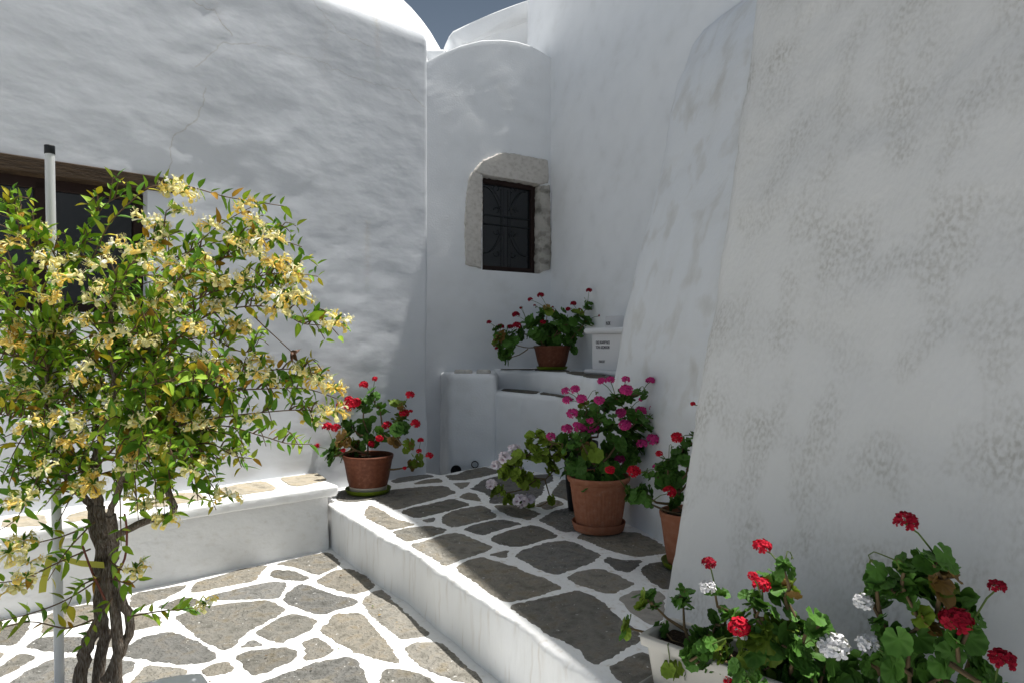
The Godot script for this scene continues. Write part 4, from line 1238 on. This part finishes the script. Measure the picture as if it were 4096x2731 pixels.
	geranium(f3, f3.position, [100, 57, 201, 42, 0, 103, 90, 190, 35, 0, 102, 87, 191, 30, 0, 105, 81, 196, 31, 0, 103, 88, 185, 24, 0, 106, 95, 184, 29, 0, 113, 94, 188, 35, 0, 110, 99, 176, 37, 0, 114, 91, 187, 44, 0, 111, 88, 187, 44, 0, 107, 87, 186, 34, 0, 112, 93, 178, 45, 2, 117, 85, 183, 44, 0, 121, 84, 181, 38, 0, 116, 84, 172, 23, 0, 111, 80, 183, 34, 2, 104, 76, 191, 25, 0, 105, 72, 189, 40, 0, 107, 72, 184, 44, 0, 104, 68, 184, 39, 0, 109, 66, 187, 39, 0, 105, 66, 195, 31, 0, 113, 79, 173, 37, 0, 113, 72, 176, 37, 0, 121, 72, 180, 29, 0, 122, 68, 178, 38, 0, 115, 65, 183, 39, 0, 118, 71, 167, 26, 0, 102, 63, 196, 31, 0, 109, 59, 194, 46, 0, 104, 54, 199, 42, 0, 112, 60, 186, 44, 0], [101, 109, 175, 26, 0, 121, 94, 170, 19, 0, 110, 86, 169, 33, 0, 120, 77, 167, 29, 0, 100, 81, 194, 25, 1, 99, 71, 190, 27, 1, 95, 97, 183, 9, 9, 101, 96, 180, 7, 9], "zonal", ["dark_red", "white"], 13, 6, .011)

func honeysuckle() -> void:
	var root := V(-1.72, 0, 2.86)
	var t := thing("honeysuckle", "sunlit honeysuckle shrub with cream and yellow flowers and a twisted grey trunk", "shrub", root)
	var limbs := []
	var shoots := []
	limbs.append([[-181, -15, 285, -180, 14, 285, -177, 30, 286, -172, 43, 286, -173, 57, 286, -172, 72, 287, -174, 86, 287], 27, 21])
	limbs.append([[-174, -18, 290, -176, 11, 290, -172, 31, 288, -173, 47, 285, -171, 60, 288, -177, 73, 290, -181, 85, 293], 24, 21])
	limbs.append([[-163, -14, 283, -164, 15, 283, -164, 29, 284, -166, 43, 284, -168, 56, 284, -166, 68, 285, -165, 84, 280], 23, 19])
	limbs.append([[-170, 13, 286, -165, 24, 287, -161, 35, 287, -162, 44, 286, -165, 52, 285, -166, 61, 285], 20, 16])
	limbs.append([[-171, 70, 286, -158, 78, 282, -148, 82, 280, -138, 85, 278, -140, 95, 278, -144, 106, 280, -149, 120, 282, -152, 138, 284, -151, 159, 285], 16, 9])
	limbs.append([[-138, 85, 278, -141, 101, 276, -144, 112, 277, -140, 124, 275], 7, 5])
	limbs.append([[-174, 86, 287, -177, 101, 288, -173, 119, 290, -168, 137, 288, -168, 159, 285, -162, 181, 280], 18, 8])
	limbs.append([[-181, 85, 293, -190, 98, 290, -192, 116, 285, -191, 138, 280, -189, 159, 278], 15, 7])
	limbs.append([[-165, 84, 280, -154, 102, 270, -145, 119, 260, -144, 136, 255], 13, 7])
	limbs.append([[-176, 85, 290, -191, 102, 300, -207, 116, 310, -221, 132, 310], 12, 6])
	limbs.append([[-168, 137, 288, -159, 156, 295, -145, 171, 300, -126, 183, 300], 9, 4])
	limbs.append([[-173, 119, 290, -191, 137, 295, -206, 156, 290, -221, 170, 280], 9, 4])
	limbs.append([[-149, 120, 282, -134, 128, 285, -112, 136, 285], 8, 3])
	limbs.append([[-166, 56, 284, -159, 66, 280, -157, 78, 278, -158, 85, 278], 5, 4])
	limbs.append([[-167, 49, 280, -170, 62, 276, -174, 73, 276], 5, 4])
	shoots.append([-171, 184, 275, -161, 201, 272, -151, 210, 270, -143, 216, 270, -131, 217, 272, -115, 213, 274, -101, 211, 276, -93, 210, 278])
	shoots.append([-144, 184, 280, -132, 191, 278, -121, 200, 276, -108, 208, 276, -100, 211, 276])
	shoots.append([-147, 189, 290, -128, 196, 288, -112, 198, 286, -97, 197, 284, -87, 194, 282])
	shoots.append([-133, 177, 280, -117, 190, 280, -106, 195, 280, -96, 198, 280])
	shoots.append([-127, 172, 275, -111, 178, 274, -97, 182, 274, -85, 182, 274, -78, 181, 274])
	shoots.append([-137, 165, 285, -119, 174, 285, -105, 178, 285, -96, 177, 285, -88, 173, 285])
	shoots.append([-142, 152, 280, -125, 165, 278, -108, 169, 276, -94, 168, 274, -83, 162, 272, -66, 162, 270])
	shoots.append([-144, 154, 290, -129, 157, 290, -119, 152, 290, -111, 151, 290, -106, 159, 290])
	shoots.append([-140, 135, 275, -122, 142, 274, -104, 143, 273, -86, 144, 272, -71, 140, 270])
	shoots.append([-139, 125, 280, -120, 134, 278, -98, 136, 276, -83, 136, 275, -70, 132, 274])
	shoots.append([-135, 121, 270, -116, 125, 270, -99, 127, 270, -84, 128, 270, -70, 127, 270])
	shoots.append([-139, 114, 285, -122, 120, 284, -104, 116, 283, -93, 113, 282, -82, 113, 280])
	shoots.append([-136, 112, 275, -122, 114, 275, -112, 109, 275, -105, 108, 275])
	shoots.append([-127, 111, 270, -127, 102, 270, -125, 95, 270, -120, 92, 270, -113, 94, 270])
	shoots.append([-158, 42, 280, -145, 45, 278, -131, 47, 276, -121, 49, 274])
	shoots.append([-171, 81, 280, -180, 77, 275, -190, 75, 270, -206, 71, 270])
	shoots.append([-169, 58, 280, -178, 52, 272, -188, 49, 266, -198, 48, 260])
	shoots.append([-174, 91, 280, -184, 97, 270, -194, 93, 265, -202, 91, 260])
	shoots.append([-178, 102, 280, -187, 107, 270, -195, 104, 260])
	shoots.append([-180, 180, 275, -184, 194, 270, -191, 201, 266, -200, 205, 260])
	shoots.append([-184, 183, 270, -185, 192, 260, -190, 198, 255, -197, 200, 250])
	shoots.append([-183, 184, 280, -174, 199, 280, -167, 211, 280, -156, 216, 280])
	shoots.append([-145, 159, 260, -130, 170, 250, -118, 178, 245, -109, 183, 242])
	shoots.append([-142, 136, 255, -124, 141, 248, -110, 140, 245, -98, 137, 242])
	shoots.append([-149, 119, 260, -132, 117, 250, -118, 112, 245, -113, 107, 245])
	shoots.append([-154, 169, 260, -140, 183, 250, -129, 190, 245, -118, 194, 242])
	shoots.append([-175, 169, 260, -178, 176, 250, -180, 180, 240])
	shoots.append([-184, 144, 270, -188, 149, 260, -194, 152, 250])
	shoots.append([-182, 126, 270, -185, 126, 260, -191, 129, 250])
	shoots.append([-165, 65, 280, -156, 62, 276, -148, 67, 272])
	shoots.append([-165, 58, 280, -153, 58, 274, -146, 64, 270])
	shoots.append([-173, 70, 280, -183, 66, 275, -194, 61, 270, -203, 61, 266])
	shoots.append([-172, 41, 280, -179, 40, 274, -189, 45, 268, -200, 44, 262])
	shoots.append([-171, 80, 275, -174, 73, 266, -177, 64, 260])
	shoots.append([-170, 58, 280, -173, 57, 272, -175, 50, 268])
	shoots.append([-185, 107, 270, -188, 89, 260, -193, 84, 255])
	shoots.append([-164, 50, 280, -169, 40, 274, -171, 34, 272])
	rng.seed = 77
	var seedpts := []
	for i in limbs.size():
		var l: Array = limbs[i]
		var p := curve(flat3(l[0]), .03)
		for k in p.size():
			if i != 13 and i != 14: p[k] += Vector3(nz.get_noise_2d(k * 30.0, i * 90.0), 0, nz.get_noise_2d(k * 30.0, i * 90.0 + 40.0)) * .012
			if p[k].y > .95: seedpts.append(p[k])
			p[k] -= root
		var b := MB.new()
		tube(b, p, l[1] * .001, l[2] * .001, 14 if l[1] > 10 else 8, .13 if l[1] > 10 else .05)
		obj("trunk" if i < 4 else "limb", b.mesh(), M.red_twig if i >= 13 else M.bark, t)
	var ways := []
	for s in shoots:
		ways.append(curve(flat3(s), .02))
	# short side shoots fill the crown
	var ctr := V(-1.86, 1.40, 2.66)
	for i in 680:
		var p: Vector3 = seedpts[rng.randi() % seedpts.size()]
		var along := i % 2 == 0
		if along:
			var w: PackedVector3Array = ways[2 + rng.randi() % 28]
			p = w[rng.randi() % int(w.size() * .85)]
			if p.y < .95: continue
		var d := ((p - ctr) * 1.1 + rv() * .8 + Vector3(0, .35, .1)).normalized()
		var ln := rng.randf_range(.05, .15) if along else rng.randf_range(.16, .38)
		var e := p + d * ln
		var q := (e - ctr) / Vector3(.84, .68, .60)
		if q.length() > 1.0 and not along: continue
		if not along and e.y < (.75 if e.x > -1.72 else .52): continue
		ways.append(curve(PackedVector3Array([p, p + d * ln * .5 + Vector3(0, .03, 0), e + Vector3(0, -.03, 0)]), .02))
	var twig := MB.new()
	var leaves := []
	for wi in ways.size():
		var w: PackedVector3Array = ways[wi]
		var lw := PackedVector3Array()
		for q in w: lw.append(q - root)
		tube(twig, lw, .0035, .0016, 4, 0, false)
		var gap := 0.0
		var flip := rng.randf() * PI
		var dead := wi == 7
		for k in range(1, w.size()):
			gap -= w[k].distance_to(w[k - 1])
			if gap > 0: continue
			gap = rng.randf_range(.022, .036)
			flip += PI / 2
			var f := (w[k] - w[k - 1]).normalized()
			var x := f.cross(Vector3(cos(flip), .3, sin(flip))).normalized()
			for s in [-1.0, 1.0]:
				if rng.randf() < (.8 if dead else .06): continue
				var dir: Vector3 = (x * s * .8 + f * .55 + Vector3(0, .15, 0) + rv() * .25).normalized()
				var nrm := (Vector3(0, .75, .2) + rv() * .6).normalized()
				var sz := rng.randf_range(.040, .080) * (1.0 if k < w.size() - 5 else .7)
				if rng.randf() < .10: sz *= 1.35
				var pick := rng.randf()
				var c := 0
				if pick < .30: c = 1
				elif pick < .52: c = 2
				elif pick < .62: c = 5
				elif pick < .70: c = 3
				elif pick < .735: c = 4
				leaves.append([Transform3D(aim(dir, nrm).scaled(Vector3.ONE * sz), w[k] + dir * .004 - root), c])
	obj("twigs", twig.mesh(), M.twig, t)
	var eye := Vector3(0, 1.55, 0) - root
	leaves.sort_custom(func(a, b): return a[0].origin.distance_to(eye) / a[0].basis.y.length() < b[0].origin.distance_to(eye) / b[0].basis.y.length())
	var pools := [MB.new()]
	var shown := 0
	for i in leaves.size():
		var l: Array = leaves[i]
		if shown < 290 and l[0].origin.x > -.62:
			shown += 1
			var o := obj("leaf", HL[rng.randi() % 4], M["honey_%d" % l[1]], t)
			o.transform = l[0]
		else:
			var c: Color = M["honey_%d" % l[1]].albedo_color.srgb_to_linear()
			var mb: MB = HLB[rng.randi() % 4]
			pools[0].add(mb, l[0], Color(c.r, c.g, c.b))
	var fo := obj("foliage", pools[0].mesh(), M.honey_mass, t)
	fo.set_meta("kind", "stuff")
	# flower clusters
	var cl := [-139, 218, 279, -121, 210, 252, -108, 210, 275, -103, 203, 272, -123, 203, 253, -145, 203, 269, -129, 191, 249, -109, 193, 268, -100, 196, 272, -92, 195, 268, -136, 187, 249, -141, 189, 267, -125, 187, 273, -132, 184, 278, -123, 183, 252, -177, 172, 262, -158, 170, 258, -160, 176, 268, -149, 167, 264, -188, 158, 280, -190, 154, 260, -145, 157, 249, -146, 155, 271, -159, 144, 252, -195, 142, 269, -96, 186, 274, -95, 188, 279, -88, 183, 274, -98, 172, 275, -92, 173, 270, -85, 173, 274, -106, 180, 270, -117, 168, 277, -94, 167, 274, -69, 163, 269, -120, 147, 270, -114, 144, 272, -123, 140, 273, -101, 143, 269, -98, 140, 276, -85, 143, 276, -75, 139, 268, -72, 136, 276, -102, 124, 268, -74, 127, 269, -71, 127, 275, -119, 107, 255, -153, 90, 278, -142, 91, 264, -146, 106, 258, -177, 115, 275, -162, 127, 248, -161, 126, 272, -136, 125, 249, -180, 96, 252, -205, 88, 280, -194, 76, 271, -188, 76, 255, -179, 68, 251, -204, 54, 281, -121, 51, 270, -152, 63, 276, -112, 94, 269, -183, 187, 269, -191, 192, 259, -154, 183, 255, -168, 179, 259, -201, 181, 268, -133, 171, 259, -129, 166, 261, -118, 160, 252, -191, 135, 276, -146, 139, 270, -134, 126, 275, -123, 121, 262, -209, 135, 277, -118, 180, 274, -165, 99, 268, -183, 105, 267, -123, 202, 277, -152, 192, 261, -177, 74, 250]
	for i in range(0, cl.size(), 3):
		_cluster(t, V(cl[i] * .01, cl[i + 1] * .01, cl[i + 2] * .01) * .975 + Vector3(0, .04, 0) - root)
	for i in 46:
		var w: PackedVector3Array = ways[31 + rng.randi() % (ways.size() - 31)]
		_cluster(t, w[w.size() - 1] - root)
	# a few dry leaves hang at the end of a dead twig
	var dead_tip := V(-0.907, 1.511, 2.800) - root
	var dt := MB.new()
	tube(dt, curve(PackedVector3Array([dead_tip + Vector3(-.19, .18, 0), dead_tip + Vector3(-.11, .10, 0), dead_tip]), .02), .003, .002, 5)
	obj("dead_twig", dt.mesh(), M.twig, t)
	for i in 7:
		var o := obj("dry_leaf", HL[i % 4], M.dry_leaf, t)
		var dd := Vector3(rng.randf_range(-.2, 1), rng.randf_range(-1.0, .05), rng.randf_range(-.4, .4)).normalized()
		o.transform = Transform3D(aim(dd, rv()).scaled(Vector3(.55, 1, 1) * rng.randf_range(.04, .07)), dead_tip)

var HLB := []

func _cluster(t: Node3D, p: Vector3) -> void:
	var o := obj("flower_cluster", HCLUST[rng.randi() % 4], M.honey_petal, t)
	var up := Vector3(rng.randf_range(-.4, .6), 1, rng.randf_range(-.2, .7))
	o.transform = Transform3D(aim(up, rv()).scaled(Vector3.ONE * rng.randf_range(.046, .066)), p)

func litter() -> void:
	# a few dry leaves and spent flowers that lie on the court and along the step
	rng.seed = 91
	var b := MB.new()
	for i in 46:
		var u := rng.randf()
		var p := Vector2(-1.75, 2.9) + Vector2(rng.randfn(0, .5), rng.randfn(0, .45))
		if i % 3 == 0: p = Vector2(-1.27, 4.86).lerp(Vector2(-.1, 3.0), u) + Vector2(-.05 - .05 * rng.randf(), -.02)
		if p.y > 4.7: continue
		var c: Color = [Color(.12, .07, .03), Color(.30, .20, .06), Color(.10, .14, .03), Color(.06, .04, .025)][i % 4]
		b.add(HLB[i % 4], Transform3D(aim(Vector3(rng.randf() - .5, .05, rng.randf() - .5), Vector3.UP).scaled(Vector3.ONE * rng.randf_range(.012, .03)), V(p.x, .012, p.y)), c)
	var o := obj("leaf_litter", b.mesh(), M.honey_mass)
	o.set_meta("kind", "stuff")
	o.set_meta("label", "scattered dry leaves on the sunlit court below the honeysuckle")

func pole_and_tape() -> void:
	var t := thing("pole", "white metal pole with a black end cap standing in front of the honeysuckle", "pole", V(-1.888, 0, 2.85))
	var b := MB.new()
	var tip := V(-1.932, 2.335, 2.85) - t.position
	tube(b, PackedVector3Array([Vector3.ZERO, tip * .5, tip]), .0190, .0180, 24)
	obj("tube", b.mesh(), M.white_tube, t)
	var c := MB.new()
	var d := tip.normalized()
	tube(c, PackedVector3Array([tip - d * .004, tip + d * .028, tip + d * .032]), .0198, .0194, 24)
	obj("end_cap", c.mesh(), M.cap, t)
	var k := MB.new()
	var prev := []
	var band := func(pts: Array, w: Vector3) -> void:
		prev = []
		for p in pts:
			var now := [k.vtx(p - w), k.vtx(p + w)]
			if prev.size(): k.quad(prev[0], now[0], now[1], prev[1])
			prev = now
	var a := V(-1.905, .645, 2.85)
	var loop := []
	for i in 17:
		var g := TAU * i / 16.0
		loop.append(a + Vector3(cos(g) * .021, 0, sin(g) * .021))
	(band as Callable).call(loop, Vector3(0, .012, 0))
	(band as Callable).call([a + Vector3(.019, .002, 0), a.lerp(V(-1.68, .63, 2.82), .5) + Vector3(0, -.008, 0), V(-1.68, .63, 2.81)], Vector3(0, .014, .003))
	(band as Callable).call([a + Vector3(-.014, .02, .016), a + Vector3(-.024, -.04, .02), a + Vector3(-.036, -.09, .026), a + Vector3(-.044, -.135, .02)], Vector3(.016, .003, 0))
	var tape := obj("plastic_tape", moved(k, Transform3D(Basis.IDENTITY, -a)).mesh(), M.tape)
	tape.position = a
	tag(tape, "yellow green plastic tape tying the white pole to the honeysuckle trunk", "tape")
	# white block by the trunk
	var blk := mass("white_block", self, flat2([-138, 252, -118, 260, -106, 246, -100, 220, -160, 205]), .03, [[0, 0], [.0, .27], [.01, .295], [.03, .30]], .05, .006, 2.0, M.plaster)
	tag(blk, "low white painted masonry block at the foot of the honeysuckle", "block")

func house_texture() -> void:
	# plaster of the house: uneven white, faint rust streaks below the roof and hairline cracks, laid out in metres along the wall
	var W := 1536; var H := 768
	var n := FastNoiseLite.new()
	n.seed = 41; n.frequency = .004; n.fractal_octaves = 5
	var im := n.get_image(W, H)
	im.convert(Image.FORMAT_RGB8)
	var src := im.get_data()
	var out := PackedByteArray()
	out.resize(W * H * 3)
	for i in W * H:
		var v := src[i * 3] / 255.0
		var k := clampf(.805 + v * .06, 0, 1)
		out[i * 3] = int(255 * k * .985); out[i * 3 + 1] = int(255 * k); out[i * 3 + 2] = int(255 * minf(1, k * 1.022))
	im = Image.create_from_data(W, H, false, Image.FORMAT_RGB8, out)
	var px := W / 9.2    # pixels per metre; u runs from 9.0 m left of the corner
	var put := func(t: float, h: float, c: Color, k: float) -> void:
		var x := int((9.0 - t) * px); var y := H - 1 - int(h * H / 4.6)
		if x >= 0 and y >= 0 and x < W and y < H: im.set_pixel(x, y, im.get_pixel(x, y).lerp(c, k))
	rng.seed = 8
	for s in [[1.02, 4.5, 1.5, .03], [.52, 4.5, .8, .02], [1.9, 4.5, 1.0, .04], [2.9, 4.5, .6, .03], [.62, 2.6, .8, .02]]:
		for i in 2600:
			var u := rng.randf()
			(put as Callable).call(s[0] + rng.randfn(0, s[3]), s[1] - u * s[2], Color(.72, .64, .52), .05 * (1.0 - u))
	for c in [[[2.23, 2.72], [2.20, 3.02], [2.03, 3.17], [1.97, 3.42]], [[2.05, 3.55], [1.85, 3.78], [1.6, 3.84], [1.1, 3.86], [.7, 3.80], [.2, 3.84], [.0, 3.72]], [[2.5, 4.3], [2.38, 4.12], [2.1, 4.05], [1.9, 3.98], [1.78, 3.85]], [[1.2, 4.4], [.9, 4.15], [.6, 4.12]]]:
		for i in c.size() - 1:
			for k in 160:
				var u := k / 160.0
				var t := lerpf(c[i][0], c[i + 1][0], u); var h := lerpf(c[i][1], c[i + 1][1], u)
				h += .03 * nz.get_noise_1d(t * 160.0 + h * 90.0)
				t += .02 * nz.get_noise_1d(h * 180.0 + 500.0)
				(put as Callable).call(t, h, Color(.62, .58, .52), .10)
	var m := mat("house_plaster", Color.WHITE, .92)
	m.albedo_texture = ImageTexture.create_from_image(im)
	m.uv1_scale = Vector3(1.0 / 9.2, -1.0 / 4.6, 1)
	m.uv1_offset = Vector3(0, 1, 0)
	m.heightmap_enabled = true
	m.heightmap_texture = noise_tex(42, .02, 5, [], 1024)
	m.heightmap_scale = .3

func _ready() -> void:
	nz.seed = 5; nz.frequency = .05; nz.fractal_octaves = 3
	lump.seed = 9; lump.frequency = 1.6; lump.fractal_octaves = 2; lump.fractal_gain = .38; lump.domain_warp_enabled = true; lump.domain_warp_amplitude = .35; lump.domain_warp_frequency = 1.2
	light_and_lens()
	materials()
	house_texture()
	ground()
	terrace()
	church()
	annex()
	left_house()
	dome()
	bench()
	steps()
	prototypes()
	for k in 4: HLB.append(honey_leaf(k))
	ossuaries()
	pots_and_plants()
	planter()
	honeysuckle()
	pole_and_tape()
	litter()
